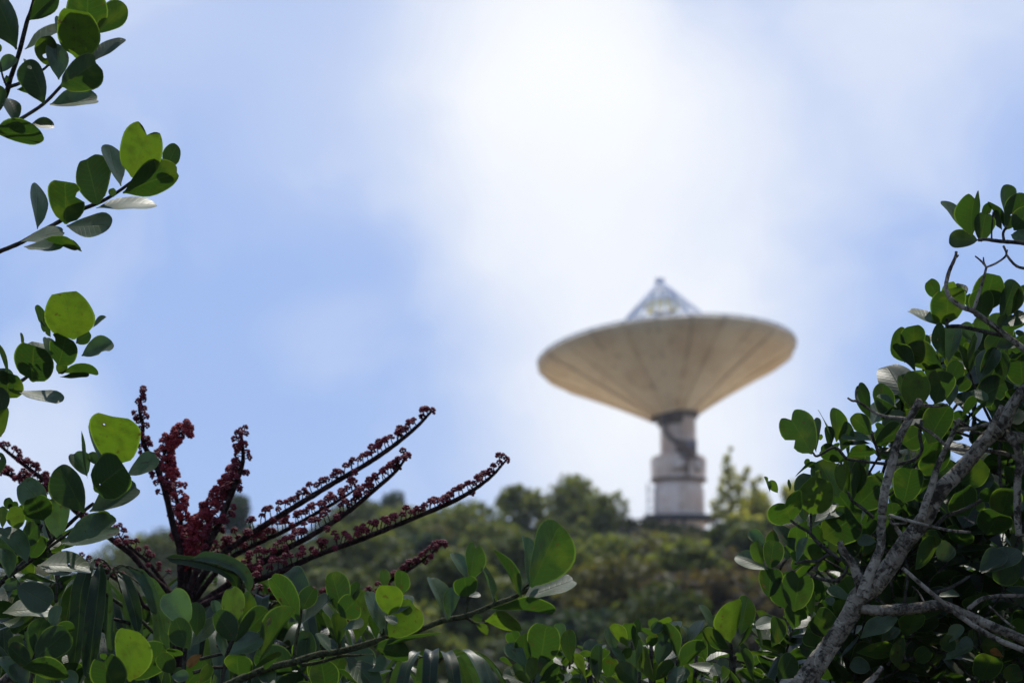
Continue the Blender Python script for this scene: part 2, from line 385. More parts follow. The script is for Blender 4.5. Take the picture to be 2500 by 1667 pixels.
CROPS = {1: (0, 0, .4337), 2: (0, 680, .3317), 3: (0, 1150, .3297), 4: (250, 920, .4379), 5: (600, 1200, .3614), 6: (1270, 620, .4591),
         7: (1800, 850, .3507), 8: (1700, 1250, .3401), 9: (2050, 430, .3635), 10: (880, 1130, .4337), 11: (1200, 1400, .2976)}
def tr(crop, x, y):
    ox, oy, k = CROPS[crop]; return ox + x * k, oy + y * k
class Leaves:
    """hero leaves of one plant, gathered into leaf clusters by place"""
    def __init__(s, depth, cell=170): s.d = depth; s.cells = {}; s.cell = cell
    def add(s, crop, rows, depth=None):
        k = CROPS[crop][2]
        for r in rows:
            bx, by, tx, ty, w = r[:5]; fl = r[5] if len(r) > 5 else ''; ly = r[6] if len(r) > 6 else 2
            a = tr(crop, bx, by); b = tr(crop, tx, ty)
            key = (int(a[0] // s.cell), int(a[1] // s.cell))
            mb = s.cells.setdefault('dead' if 'o' in fl else key, MB())
            leafp(mb, a[0], a[1], b[0], b[1], w * k, depth or s.d, fl, ly)
    def build(s, parent, mat):
        for k in [q for q in s.cells if q != 'dead' and len(s.cells[q].v) < 6]:
            o = [q for q in s.cells if q != 'dead' and q != k]
            if not o: continue
            near = min(o, key=lambda q: (q[0] - k[0]) ** 2 + (q[1] - k[1]) ** 2); a = s.cells[near]; b = s.cells.pop(k)
            for i in range(len(b.v)): a.add(b.v[i], b.f4[i] - i * len(b.v[i]), None, b.uv[i], b.c[i])
        for k, mb in s.cells.items():
            mb.build('dead_leaf' if k == 'dead' else 'leaf_cluster', M_dead if k == 'dead' else mat, parent)
def wood(parent, name, crop, pts, widths, depth, mat, sides=8, ddep=None, rough=0.06, knots=0.08):
    """branch through crop points; widths in crop px"""
    k = CROPS[crop][2] if crop else 1.0; P3 = []
    n = len(pts); w = np.interp(np.linspace(0, 1, n), np.linspace(0, 1, len(widths)), widths)
    for i, (x, y) in enumerate(pts):
        X, Y = tr(crop, x, y) if crop else (x, y)
        dd = depth + (np.interp(i / max(n - 1, 1), np.linspace(0, 1, len(ddep)), ddep) if ddep is not None else 0)
        P3.append(P(X, Y, dd))
    mb = MB(); tube(mb, P3, w * k * 0.5 * depth / FPX, sides, 5, rough, knots)
    return mb.build(name, mat, parent)
def whorl(mb, c, axis, n=6, size=0.085, tone=0.4, spread=(35, 75), jit=0.3):
    """a rosette of leaves round a shoot tip"""
    axis = norm(axis); a0 = rng.random() * 6.28
    u = norm(np.cross(axis, [0.31, 0.7, 0.2])); v = np.cross(axis, u)
    for i in range(n):
        pair = i // 2; a = a0 + pair * 1.57 + (i % 2) * 3.14 + rng.uniform(-jit, jit)
        sp = R(np.interp(pair / max(1, (n - 1) // 2), [0, 1], [spread[1], spread[0]]) + rng.uniform(-10, 10))
        rad = u * math.cos(a) + v * math.sin(a)
        d = axis * math.cos(sp) + rad * math.sin(sp); nn = axis * math.sin(sp) - rad * math.cos(sp)
        L = size * rng.uniform(.75, 1.15)
        leaf3(mb, c - axis * 0.018 * (2 - pair), d, nn, L, L * rng.uniform(.62, .86), tone + rng.uniform(-.2, .25), notch=.12 if rng.random() < .2 else 0,
              bite=.5 if rng.random() < .1 else 0)
def inpoly(x, y, poly):
    c = False; j = len(poly) - 1
    for i in range(len(poly)):
        if (poly[i][1] > y) != (poly[j][1] > y) and x < (poly[j][0] - poly[i][0]) * (y - poly[i][1]) / (poly[j][1] - poly[i][1]) + poly[i][0]: c = not c
        j = i
    return c
def fill(poly, count, d0, d1, leaves, twigs, size=(.07, .10), tone=0.3, up=(0, -.15, 1.0), n=(5, 8), wob=.6):
    xs = [p[0] for p in poly]; ys = [p[1] for p in poly]; k = 0
    while k < count:
        x = rng.uniform(min(xs), max(xs)); y = rng.uniform(min(ys), max(ys))
        if not inpoly(x, y, poly): continue
        k += 1; d = rng.uniform(d0, d1); c = P(x, y, d); ax = norm(np.array(up) + rng.normal(0, wob, 3))
        whorl(leaves, c, ax, int(rng.integers(n[0], n[1])), rng.uniform(*size), tone)
        e = c - ax * rng.uniform(.10, .22) + rng.normal(0, .03, 3)
        tube(twigs, [c, (c + e) / 2 + rng.normal(0, .012, 3), e], [.0022, .003, .004], 5, 3)

# ------------------------------------------------------------------ terrain
CREST_Y = 118.0
_cx = np.array([-1500, 0, 400, 700, 1000, 1400, 1900, 2500, 4000]); _cy = np.array([1520, 1440, 1395, 1365, 1340, 1306, 1300, 1285, 1330])
def crest_z(X, Y=CREST_Y):
    px = 1250 + X / Y * FPX; y = np.interp(px, _cx, _cy)
    return CAMZ + Y * np.tan(PITCH - np.arctan((y - 833.5) / FPX))
def height(x, y):
    x = np.asarray(x, float); y = np.asarray(y, float)
    cz = crest_z(np.clip(x, -60, 60) * 1.0)
    t = np.clip((y - 22) / (CREST_Y - 22), 0, 1)
    t = t ** 1.08
    far = np.clip((y - CREST_Y) / 300, 0, 1)
    z = cz * t * (1 - 0.75 * far)
    z += 0.35 * np.sin(x * .21 + 1) * np.sin(y * .17) * t + 0.2 * np.sin(x * .6 + y * .31) * t
    flat = np.exp(-(((x - 9.5) / 21) ** 2 + ((y - 144) / 21) ** 2) ** 4)
    z = z * (1 - flat) + (DISH_Z) * flat
    return z
DISH_Z = float(P(1655, 1303, 122)[2])
gx = np.concatenate([np.linspace(-1500, -90, 16), np.linspace(-80, 80, 110), np.linspace(90, 1500, 16)])
gy = np.concatenate([np.linspace(-1500, -20, 16), np.linspace(-10, 190, 110), np.linspace(210, 3000, 20)])
GX, GY = np.meshgrid(gx, gy); GZ = height(GX, GY)
g = MB(); nx = len(gx); ny = len(gy)
ii = np.arange(ny - 1)[:, None] * nx; jj = np.arange(nx - 1)[None, :]
g.add(np.stack([GX, GY, GZ], -1).reshape(-1, 3), np.stack([ii + jj, ii + jj + 1, ii + nx + jj + 1, ii + nx + jj], -1).reshape(-1, 4))
M_ground = simple('dry_grass_soil', (0.035, 0.030, 0.018), 0.95, 0.4, 0.5, 0.6, 9.0, col2=(0.020, 0.022, 0.011))
tag(g.build('ground', M_ground), kind='structure')

# ------------------------------------------------------------------ dish antenna
def lathe(mb, o, ax, prof, seg=48, ref=None, tone=(.5, .5, .5), close=False):
    ax = norm(ax); u = norm(np.cross(ax, [0, 1, 0.1]) if ref is None else ref); v = np.cross(ax, u)
    a = np.linspace(0, 2 * math.pi, seg, endpoint=False)
    pr = np.array(prof, float); n = len(pr)
    V = np.asarray(o) + pr[:, 1][:, None, None] * ax + pr[:, 0][:, None, None] * (np.cos(a)[None, :, None] * u + np.sin(a)[None, :, None] * v)
    i = np.arange(n - 1)[:, None] * seg; j = np.arange(seg)[None, :]; j2 = (j + 1) % seg
    f = np.stack([i + j, i + j2, i + seg + j2, i + seg + j], -1).reshape(-1, 4)
    uv = np.stack([np.tile(a / 6.2832, (n, 1)), np.tile(pr[:, 1][:, None], (1, seg))], -1)
    mb.add(V.reshape(-1, 3), f, None, uv.reshape(-1, 2), tone)
def box(mb, c, sx, sy, sz, ax=None):
    X, Y, Z = ax if ax is not None else (np.array([1, 0, 0.]), np.array([0, 1, 0.]), np.array([0, 0, 1.]))
    c = np.asarray(c, float); bv = min(sx, sy, sz) * .08; V = []
    P8 = [(-1, -1, -1), (1, -1, -1), (1, 1, -1), (-1, 1, -1), (-1, -1, 1), (1, -1, 1), (1, 1, 1), (-1, 1, 1)]
    for a, b_, d in P8: V.append(c + X * a * sx / 2 + Y * b_ * sy / 2 + Z * d * sz / 2)
    mb.add(V, [(0, 3, 2, 1), (4, 5, 6, 7), (0, 1, 5, 4), (1, 2, 6, 5), (2, 3, 7, 6), (3, 0, 4, 7)])

def dish_mat(name, base, stain, seams=24.0):
    m, t = mat(name); uvn = t.n('ShaderNodeUVMap', uv_map='UVMap'); su = t.n('ShaderNodeSeparateXYZ'); t.l(uvn.outputs[0], su.inputs[0])
    tc = t.n('ShaderNodeTexCoord'); n1 = t.noise(tc.outputs['Object'], 0.55, 6, 0.6); n4 = t.noise(tc.outputs['Object'], 2.2, 3, 0.5)
    cx = t.n('ShaderNodeCombineXYZ'); t.l(t.m('MULTIPLY', su.outputs[0], 60.0), cx.inputs[0]); t.l(t.m('MULTIPLY', su.outputs[1], 0.5), cx.inputs[1])
    n2 = t.noise(cx.outputs[0], 1.0, 4, 0.6)       # streaks that run down the panels
    c = t.mix(t.smooth(n1, 0.35, 0.7), base, stain)
    c = t.mix(t.m('MULTIPLY', t.smooth(n2, 0.45, 0.75), 0.55), c, stain)
    c = t.mix(t.m('MULTIPLY', t.smooth(n4, 0.66, 0.72), 0.5), c, (stain[0] * .45, stain[1] * .4, stain[2] * .35))
    fr = t.m('ABSOLUTE', t.m('SUBTRACT', t.m('FRACT', t.m('MULTIPLY', su.outputs[0], seams)), 0.5))
    seam = t.m('MULTIPLY', t.smooth(fr, 0.46, 0.495), t.m('MULTIPLY', t.smooth(n1, 0.38, 0.60), 0.55))
    c = t.mix(seam, c, (0.16, 0.11, 0.06))
    b = t.n('ShaderNodeBsdfPrincipled'); t.l(c, b.inputs['Base Color']); b.inputs['Roughness'].default_value = 0.6
    o = t.n('ShaderNodeOutputMaterial'); t.l(b.outputs[0], o.inputs[0]); return m
M_dish = dish_mat('weathered_dish_paint', (0.95, 0.74, 0.45), (0.80, 0.57, 0.32))
M_white = simple('white_dish_paint', (0.78, 0.78, 0.76), 0.5, 0.12, 1.0)
M_tower = dish_mat('weathered_tower_paint', (0.90, 0.75, 0.59), (0.66, 0.46, 0.30), 8.0)
M_rust = simple('rust_stained_steel', (0.20, 0.14, 0.09), 0.8, 0.4, 3.0)
M_grey = simple('grey_motor_paint', (0.30, 0.26, 0.24), 0.6, 0.4, 4.0)
M_darksteel = simple('dark_steel', (0.035, 0.038, 0.033), 0.6, 0.4, 4.0)
M_cable = simple('black_cable_sheath', (0.11, 0.10, 0.08), 0.6, 0.3, 4.0)
M_yellow = simple('yellow_paint', (0.60, 0.55, 0.25), 0.6, 0.2, 2.0)
M_bounce = simple('pale_bounce', (0.78, 0.65, 0.46), 0.9, 0.10, 1.2, 0.2)

DD = 138.0; mpx = DD / FPX
TX = P(1656, 1100, DD)[0]; TY = DD * math.cos(PITCH) + 0.0
TY = float(P(1656, 1100, DD)[1])
def zz(y): return CAMZ + TY * math.tan(PITCH - math.atan((y - 833.5) / FPX))
dish = thing('dish_antenna', (TX, TY, DISH_Z), 'huge weathered cream dish antenna facing up on its tower above the trees', 'dish antenna')
Zup = np.array([0, 0, 1.0])
# tower
tw = MB()
zb = DISH_Z - 0.3
lathe(tw, (TX, TY, 0), Zup, [(0.0, zb), (1.46, zb), (1.46, zz(1262)), (1.44, zz(1198)), (1.36, zz(1190)), (1.34, zz(1170)), (0.0, zz(1170))], 40)
tw.build('pedestal', M_tower, dish)
cl = MB(); lathe(cl, (TX, TY, 0), Zup, [(0.9, zz(1175)), (1.42, zz(1175)), (1.56, zz(1171)), (1.58, zz(1120)), (1.40, zz(1114)), (0.9, zz(1114))], 12)
collar = cl.build('collar', M_tower, dish, smooth=False)
bd = MB(); lathe(bd, (TX, TY, 0), Zup, [(1.5, zz(1177)), (1.62, zz(1176)), (1.62, zz(1170)), (1.5, zz(1169))], 12); bd.build('band', M_rust, collar, smooth=False)
nk = MB(); lathe(nk, (TX, TY, 0), Zup, [(1.02, zz(1120)), (1.02, zz(1040)), (1.0, zz(1018))], 40)
nk.build('neck', M_tower, dish)
hb = MB(); lathe(hb, (TX - 6 * mpx, TY, 0), Zup, [(1.05, zz(1040)), (1.05, zz(1019)), (1.32, zz(1017)), (1.36, zz(1009)), (.9, zz(1005))], 40)
hub = hb.build('hub', M_rust, dish)
# bolts of the hub flange
for a in np.linspace(0, 2 * math.pi, 20, endpoint=False):
    bo = MB(); box(bo, (TX - 6 * mpx + 1.2 * math.cos(a), TY + 1.2 * math.sin(a), zz(1019)), .12, .12, .14); bo.build('bolt', M_grey, hub)
# motor housing on the collar, facing the camera
fy = TY - 1.25
mt = MB(); box(mt, (TX + (1676 - 1656) * mpx, fy, zz(1105)), 40 * mpx, .75, 44 * mpx); motor = mt.build('motor_housing', M_grey, dish)
mc = MB(); tube(mc, [(TX + 4 * mpx, fy - .45, zz(1100)), (TX + 4 * mpx, fy + .3, zz(1100))], [.33, .33], 14, 2); tube(mc, [(TX + 27 * mpx, fy - .5, zz(1112)), (TX + 27 * mpx, fy + .2, zz(1112))], [.27, .27], 14, 2); mc.build('gearbox', M_rust, motor)
dc = MB(); tube(dc, [(TX + 17 * mpx, TY - 1.62, zz(1120)), (TX + 17 * mpx, TY - 1.66, zz(1160)), (TX + 18 * mpx, TY - 1.56, zz(1178))], [.09, .08, .06], 8, 3); dc.build('drain_pipe', M_rust, dish)
pn = MB()
box(pn, (TX - 2 * mpx, TY - 1.585, zz(1144)), 38 * mpx, .06, 30 * mpx); box(pn, (TX + 44 * mpx, TY - 1.3, zz(1144)), 18 * mpx, .25, 30 * mpx)
pn.build('hatch_panel', M_tower, collar)
cb = MB(); tube(cb, [(TX - 34 * mpx, TY - 1.12, zz(1020)), (TX - 36 * mpx, TY - 1.17, zz(1048)), (TX - 30 * mpx, TY - 1.25, zz(1068)), (TX - 10 * mpx, TY - 1.3, zz(1084)), (TX + 8 * mpx, TY - 1.35, zz(1086)), (TX + 16 * mpx, TY - 1.4, zz(1095))], [.12, .12, .12, .13, .12, .1], 8, 6); cb.build('cable', M_cable, dish)
# maintenance deck: round dark slab on posts
dk = MB(); lathe(dk, (TX, TY, 0), Zup, [(1.47, zz(1263)), (2.0, zz(1263)), (2.0, zz(1276)), (1.47, zz(1276))], 32)
box(dk, (TX + 76 * mpx, TY - 1.95, zz(1271)), 330 * mpx, .35, 13 * mpx)
deck = dk.build('deck', M_darksteel, dish)
for px in (-80, -20, 6, 80, 160, 235):
    ps = MB(); tube(ps, [(TX + px * mpx, TY - 2.0, zz(1274)), (TX + px * mpx, TY - 2.0, DISH_Z - .2)], [.09, .1], 8, 2); ps.build('deck_post', M_darksteel, deck)
# caged ladder on the left of the pedestal
ld = MB()
lx = TX - 68 * mpx
for dx in (-.22, .22): tube(ld, [(lx + dx, TY - .7, DISH_Z), (lx + dx, TY - .7, zz(1182))], [.04, .04], 6, 2)
for z in np.arange(DISH_Z + .3, zz(1184), .32): tube(ld, [(lx - .22, TY - .7, z), (lx + .22, TY - .7, z)], [.022, .022], 5, 1)
for z in np.arange(DISH_Z + 1.2, zz(1186), .55):
    a = np.linspace(-math.pi, 0, 9); tube(ld, [(lx + .34 * math.cos(q), TY - .7 + .34 * math.sin(q) * 1.3, z) for q in a], [.02] * 9, 5, 1)
ld.build('ladder', simple('galvanised_ladder', (0.45, 0.48, 0.52), 0.5, 0.2, 4.0), dish)
# the bowl
TB, TL = R(7.0), R(-4.0)
AX = norm(np.array([math.sin(TL), math.sin(TB), math.cos(TB)])); HO = np.array([TX - 13 * mpx, TY, zz(1018)])
SEG = 24
outer = [(1.28, -.03), (2.4, .64), (3.7, 1.38), (5.0, 2.08), (6.1, 2.66), (6.9, 3.06), (7.32, 3.36), (7.46, 3.62)]
uref = norm(np.cross(AX, [0.13, 1, 0]))
bw = MB()
def lathe_r(mb, prof, seg, rot=0.0):
    u = uref * math.cos(rot) + np.cross(AX, uref) * math.sin(rot); lathe(mb, HO, AX, prof, seg, u)
lathe_r(bw, outer, SEG * 2)
bowl = bw.build('reflector_shell', M_dish, dish)
inn = MB(); lathe_r(inn, [(7.46, 3.62), (7.40, 3.68), (7.2, 3.52), (6.0, 2.82), (4.5, 2.1), (3.0, 1.5), (1.5, 1.15), (0.02, 1.05)], SEG); inn.build('reflector_face', M_white, dish)
rm = MB(); u = uref; v = np.cross(AX, uref)
ring = [HO + AX * 3.74 + 7.46 * (math.cos(a) * u + math.sin(a) * v) for a in np.linspace(0, 2 * math.pi, 49)]
tube(rm, ring, [.07] * 49, 6, 1); rim = rm.build('rim', M_white, dish)
rb = MB()
for i in range(SEG):
    a = (i + .1 * math.sin(i * 3)) / SEG * 2 * math.pi; rd = math.cos(a) * u + math.sin(a) * v
    if i % 5 not in (0, 2, 3): continue
    w = .02 if i % 2 else .035
    pts = [HO + AX * (z - .02) + rd * (r * 1.004 + .01) for r, z in outer]
    tube(rb, pts, [w] * len(pts), 4, 1)
rb.build('rib_frame', M_dish, bowl)
for (rr, z, ph) in ((4.6, 2.03, -1.25), (5.6, 2.58, -.95), (2.0, .42, -1.62), (3.0, 1.06, -1.45), (5.2, 2.36, -2.25)):
    rd = math.cos(ph) * u + math.sin(ph) * v; tgt = np.cross(AX, rd); sl = norm(rd * 1.3 + AX * .78); nn = np.cross(tgt, sl)
    ht = MB(); box(ht, HO + AX * z + rd * rr + nn * 0.02, .34, .7 if rr < 4 else .36, .22, (tgt, sl, nn)); ht.build('hatch', M_rust, bowl)
# cone of thin stays round the tripod
cs = MB()
for i in range(26):
    a = i / 26 * 2 * math.pi; rd = math.cos(a) * u + math.sin(a) * v
    tube(cs, [HO + AX * 2.6 + rd * 5.4, HO + AX * 8.2 + rd * .14], [.05, .045], 5, 1)
for q in (.25, .45, .62, .78):
    tube(cs, [HO + AX * (2.6 + 5.6 * q) + (5.4 * (1 - q) + .12 * q) * (math.cos(a) * u + math.sin(a) * v) for a in np.linspace(0, 2 * math.pi, 31)], [.045] * 31, 5, 1)
cs.build('stay_cone', simple('pale_blue_grey_rods', (0.36, 0.43, 0.55), 0.5, 0.15, 4.0), dish)
# tripod, subreflector and its yellow-painted ring
tp = MB(); apex = HO + AX * 8.35
for a, rr in ((8, 5.4), (128, 5.4), (248, 5.4)):
    rd = math.cos(R(a)) * u + math.sin(R(a)) * v; ft = HO + AX * 2.45 + rd * rr
    tgt = np.cross(AX, rd)
    for o in (-1, 1): tube(tp, [ft + tgt * .30 * o, apex + tgt * .12 * o - AX * .25], [.055, .05], 6, 1)
    tube(tp, [ft - AX * .0 + rd * .0 - rd * .45, apex - AX * .9], [.045, .045], 6, 1)
    for q in np.linspace(.03, .93, 15):
        c0 = ft * (1 - q) + apex * q; wv = .30 * (1 - q) + .12 * q
        tube(tp, [c0 - tgt * wv, c0 + tgt * wv - (ft - apex) * .03], [.03, .03], 4, 1)
tripod = tp.build('tripod', simple('pale_grey_steel', (0.50, 0.54, 0.58), 0.5, 0.15, 4.0), dish)
sr = MB(); lathe_r(sr, [(.0, 6.45), (.5, 6.5), (1.0, 6.72), (1.04, 7.0), (.6, 7.2), (.0, 7.3)], 32); sub = sr.build('subreflector', M_white, dish)
yr = MB(); lathe_r(yr, [(.7, 6.50), (.92, 6.58), (1.06, 6.80), (1.10, 6.72), (.92, 6.45), (.7, 6.40)], 32); yr.build('yellow_ring', M_yellow, sub)
ac = MB(); lathe_r(ac, [(.0, 8.05), (.26, 8.05), (.30, 8.3), (.18, 8.48), (0, 8.52)], 16); ac.build('apex_cap', M_white, dish)
fd = MB(); lathe_r(fd, [(.5, 1.0), (.42, 2.4), (.3, 3.6), (.36, 4.0), (0, 4.0)], 20); fd.build('feed_horn', M_white, dish)
ap = MB(); zc = DISH_Z + .02
lathe(ap, (TX, TY + 8, 0), Zup, [(0, zc), (17.5, zc), (17.5, zc - .3)], 48)  # added pale disc, out of sight, throwing light up onto the dish
tag(ap.build('bounce_disc', M_bounce), kind='structure')

# ------------------------------------------------------------------ background trees and brush
def bg_leaf_mat(name, a, b, trans=0.35):
    m, t = mat(name); at = t.n('ShaderNodeAttribute', attribute_name='tone'); sp = t.n('ShaderNodeSeparateColor'); t.l(at.outputs['Color'], sp.inputs[0])
    c = t.mix(sp.outputs[0], a, b)
    d = t.n('ShaderNodeBsdfPrincipled'); t.l(c, d.inputs['Base Color']); d.inputs['Roughness'].default_value = 0.6; d.inputs['Specular IOR Level'].default_value = 0.12
    tl = t.n('ShaderNodeBsdfTranslucent'); t.l(t.mix(1.0, c, (1.5, 1.5, .7), 'MULTIPLY'), tl.inputs[0])
    mx = t.n('ShaderNodeMixShader'); mx.inputs[0].default_value = trans; t.l(d.outputs[0], mx.inputs[1]); t.l(tl.outputs[0], mx.inputs[2])
    o = t.n('ShaderNodeOutputMaterial'); t.l(mx.outputs[0], o.inputs[0]); return m
M_bgs = {'green': bg_leaf_mat('distant_green_foliage', (0.032, 0.048, 0.015), (0.130, 0.150, 0.040), .34),
         'olive': bg_leaf_mat('distant_olive_foliage', (0.050, 0.050, 0.018), (0.175, 0.160, 0.050)),
         'brown': bg_leaf_mat('distant_brown_brush', (0.042, 0.034, 0.020), (0.125, 0.098, 0.056)),
         'blue': bg_leaf_mat('distant_dark_foliage', (0.025, 0.042, 0.022), (0.065, 0.095, 0.045)),
         'yellow': bg_leaf_mat('distant_yellow_green_foliage', (0.21, 0.22, 0.045), (0.50, 0.47, 0.12), .5)}
M_bgs['light'] = bg_leaf_mat('distant_sunlit_foliage', (0.060, 0.078, 0.024), (0.21, 0.23, 0.070), .5)  # lighter copy, sunlight on the crowns put into the colour
M_bgs['dark'] = bg_leaf_mat('shaded_ground_foliage', (0.014, 0.018, 0.008), (0.05, 0.058, 0.02), .2)  # darker copy, shade between the crowns put into the colour
M_bgbark = simple('distant_bark', (0.14, 0.11, 0.08), 0.9, 0.3, 2.0)
def scatter_leaves(mb, cen, rad, n, size, up=0.35, shell=0.55):
    """leaf faces spread through an ellipsoid, denser towards its outside"""
    u = rng.standard_normal((n, 3)); u /= np.linalg.norm(u, axis=1)[:, None]
    r = (rng.random(n) * (1 - shell) + shell) ** 0.8
    lum = 1 + .16 * np.sin(u[:, 0] * 7 + rng.random() * 6) * np.sin(u[:, 2] * 6 + rng.random() * 6)
    c = cen + u * (r * lum)[:, None] * rad
    nrm = u * .6 + rng.standard_normal((n, 3)) * .6; nrm[:, 2] += up; nrm /= np.linalg.norm(nrm, axis=1)[:, None]
    a = np.cross(nrm, rng.standard_normal((n, 3))); a /= np.linalg.norm(a, axis=1)[:, None]; b = np.cross(nrm, a)
    s = (size * rng.uniform(.5, 1.3, n))[:, None]
    V = np.stack([c - a * s, c - b * s * .5 + nrm * s * .12, c + a * s, c + b * s * .5 + nrm * s * .12], 1)
    t = np.clip(rng.uniform(0, 1, n) * .6 + .4 * rng.random(), 0, 1)
    C = np.repeat(np.stack([t, t, t], 1), 4, 0)
    mb.add(V.reshape(-1, 3), np.arange(n * 4).reshape(-1, 4), None, None, C)
def bgtree(name, label, cat, px, ytop, wpx, hpx, d, kind, dens=1.0, trunk=True, lobes=10, group=None, gap=0.0, ground_h=None):
    """tree whose crown shows at photo x px, top y ytop, width and height in photo px, d metres away"""
    if name == 'bush' and 1430 < px < 1790: ytop = max(ytop, 1304)
    if d > 100 and name != 'bush': wpx *= 1.28; hpx *= 1.1; ytop -= 8
    m = d / FPX; top = P(px, ytop, d); cx, cy = top[0], top[1]
    gz = float(height(cx, cy)); w = wpx * m; h = hpx * m
    ctr = top - np.array([0, 0, h / 2]); o = thing(name, (cx, cy, gz), label, cat, group)
    cr = MB(); tk = MB(); n0 = int(330 * dens)
    if trunk:
        tube(tk, [(cx, cy, gz - .3), (cx + rng.uniform(-.1, .1) * w, cy, (gz + ctr[2]) / 2), ctr + [0, 0, h * .15]], [.045 * w + .04, .035 * w + .03, .02 * w + .01], 8, 4)
    for i in range(lobes):
        a = i * 2.4 + rng.random(); zf = rng.uniform(-.85, .8) if i else .8
        rr = math.sqrt(max(0, 1 - zf * zf)) * rng.uniform(.35, .8)
        c = ctr + np.array([math.cos(a) * rr * w / 2, math.sin(a) * rr * w / 2, zf * h / 2 * .72])
        if i == 0: c = ctr + np.array([0, 0, h * .33])
        r = np.array([w * .29, w * .29, min(h, w * 1.3) * .25]) * rng.uniform(.7, 1.25)
        c[2] = min(c[2], top[2] - r[2] * .95)
        scatter_leaves(cr, c, r, n0, .17)
        if trunk: tube(tk, [ctr - [0, 0, h * .35], (ctr + c) / 2 - [0, 0, h * .1], c], [.02 * w + .01, .012 * w + .008, .01], 5, 3)
    cr.build('crown', M_bgs[kind], o)
    if trunk: tk.build('trunk', M_bgbark, o)
    return o
bgtree('pine_tree', 'narrow blurred tree rising behind the middle flower spike', 'tree', 585, 1208, 84, 190, 128, 'blue', 1.0, True, 9)
bgtree('bushy_tree', 'pale blurred bushy tree left of the leftmost red flower spikes base', 'tree', 350, 1312, 190, 150, 120, 'light', 1.2, True, 12)
bgtree('bushy_tree', 'low blurred tree between the two long lower flower spikes', 'tree', 815, 1290, 110, 120, 124, 'green', 1.0, True, 9)
bgtree('dark_tree', 'small dark bluish tree on the skyline between two flower spike tips', 'tree', 966, 1203, 78, 150, 150, 'blue', 1.0, True, 9)
bgtree('bushy_tree', 'broad rounded olive tree on the skyline left of the thin see-through tree', 'tree', 1140, 1226, 180, 210, 112, 'light', 1.2, True, 14)
bgtree('thin_tree', 'thin see-through tree standing alone against the sky', 'tree', 1264, 1190, 96, 130, 118, 'light', .55, True, 9)
bgtree('tall_tree', 'tallest round-topped tree between the thin tree and the dish tower', 'tree', 1390, 1166, 128, 180, 118, 'light', .9, True, 10)
bgtree('bushy_tree', 'lower rounded tree joined to the right of the tallest skyline tree', 'tree', 1455, 1212, 112, 170, 114, 'light', 1.0, True, 11)
sp_b = P(1780, 1300, 112); sp_o = thing('sapling', (sp_b[0], sp_b[1], float(height(sp_b[0], sp_b[1]))), 'tall yellow green spiky sapling right of the dish tower', 'sapling')
tk, cr = MB(), MB()
tube(tk, [sp_b - [0, 0, 1], P(1782, 1220, 112), P(1776, 1125, 112)], [.07, .05, .015], 6, 4)
for (x_, y_, r_) in ((1776, 1118, 9), (1772, 1140, 13), (1786, 1152, 14), (1768, 1165, 15), (1790, 1178, 16), (1772, 1192, 18), (1800, 1192, 14), (1760, 1212, 17), (1786, 1215, 20), (1816, 1165, 11), (1824, 1148, 8), (1808, 1205, 16), (1838, 1180, 10),
        (1770, 1238, 22), (1800, 1240, 22), (1845, 1205, 12), (1855, 1170, 8), (1780, 1262, 24), (1750, 1250, 14), (1742, 1232, 9), (1812, 1265, 20), (1784, 1096, 4)):
    c_ = P(x_, y_, 112) + [0, rng.uniform(-.3, .3), 0]; scatter_leaves(cr, c_, np.array([1, 1, 1.3]) * r_ * 112 / FPX, int(6 + r_ * 4.5), .12)
    tube(tk, [P(1781, min(y_ + 30, 1290), 112), c_], [.02, .01], 4, 2)
cr.build('crown', M_bgs['yellow'], sp_o); tk.build('trunk', M_bgbark, sp_o)
bgtree('shrub', 'yellow green airy shrub on the crest right of the sapling', 'shrub', 1846, 1195, 70, 90, 114, 'yellow', .22, True, 9)
bgtree('shrub', 'yellow green bush at the foot of the sapling', 'shrub', 1790, 1262, 74, 70, 110, 'yellow', .6, True, 8)
bgtree('bushy_tree', 'small blurred tree seen over the notched leaves of the right tree', 'tree', 1945, 1180, 80, 110, 122, 'yellow', .5, True, 8)
bgtree('bushy_tree', 'blurred tree at the right edge behind the grey trunk', 'tree', 2440, 1075, 190, 230, 100, 'green', 1.2, True, 13)
bgtree('bushy_tree', 'blurred tree behind the cut branch of the right tree', 'tree', 2240, 1085, 120, 190, 104, 'green', 1.0, True, 11)
bgtree('bushy_tree', 'olive tree low on the slope behind the long leafy branch', 'tree', 720, 1330, 240, 190, 96, 'olive', 1.2, True, 13)
bgtree('bushy_tree', 'wide olive tree below the lowest long flower spike', 'tree', 940, 1290, 200, 230, 100, 'green', 1.1, True, 13)
bgtree('bushy_tree', 'large dark tree in the dip behind the small red flower spike', 'tree', 1060, 1340, 240, 260, 84, 'green', 1.1, True, 14)
bgtree('bushy_tree', 'sunlit round tree halfway down the slope behind the largest upright leaf', 'tree', 1400, 1345, 230, 300, 78, 'light', 1.4, True, 16)
bgtree('bushy_tree', 'dark rounded tree low in the valley above the drooping leaflets', 'tree', 1120, 1520, 260, 260, 60, 'green', 1.3, True, 14)
bgtree('bushy_tree', 'dark round tree at the foot of the slope above the low shrub', 'tree', 1480, 1465, 220, 260, 62, 'green', 1.4, True, 14)
bgtree('bushy_tree', 'dark tree left of centre hidden behind the leafy foreground', 'tree', 560, 1420, 300, 300, 70, 'green', 1.2, True, 14)
bgtree('bushy_tree', 'blurred tree in the lower left gap under the flower stalks', 'tree', 200, 1400, 260, 300, 80, 'green', 1.2, True, 14)
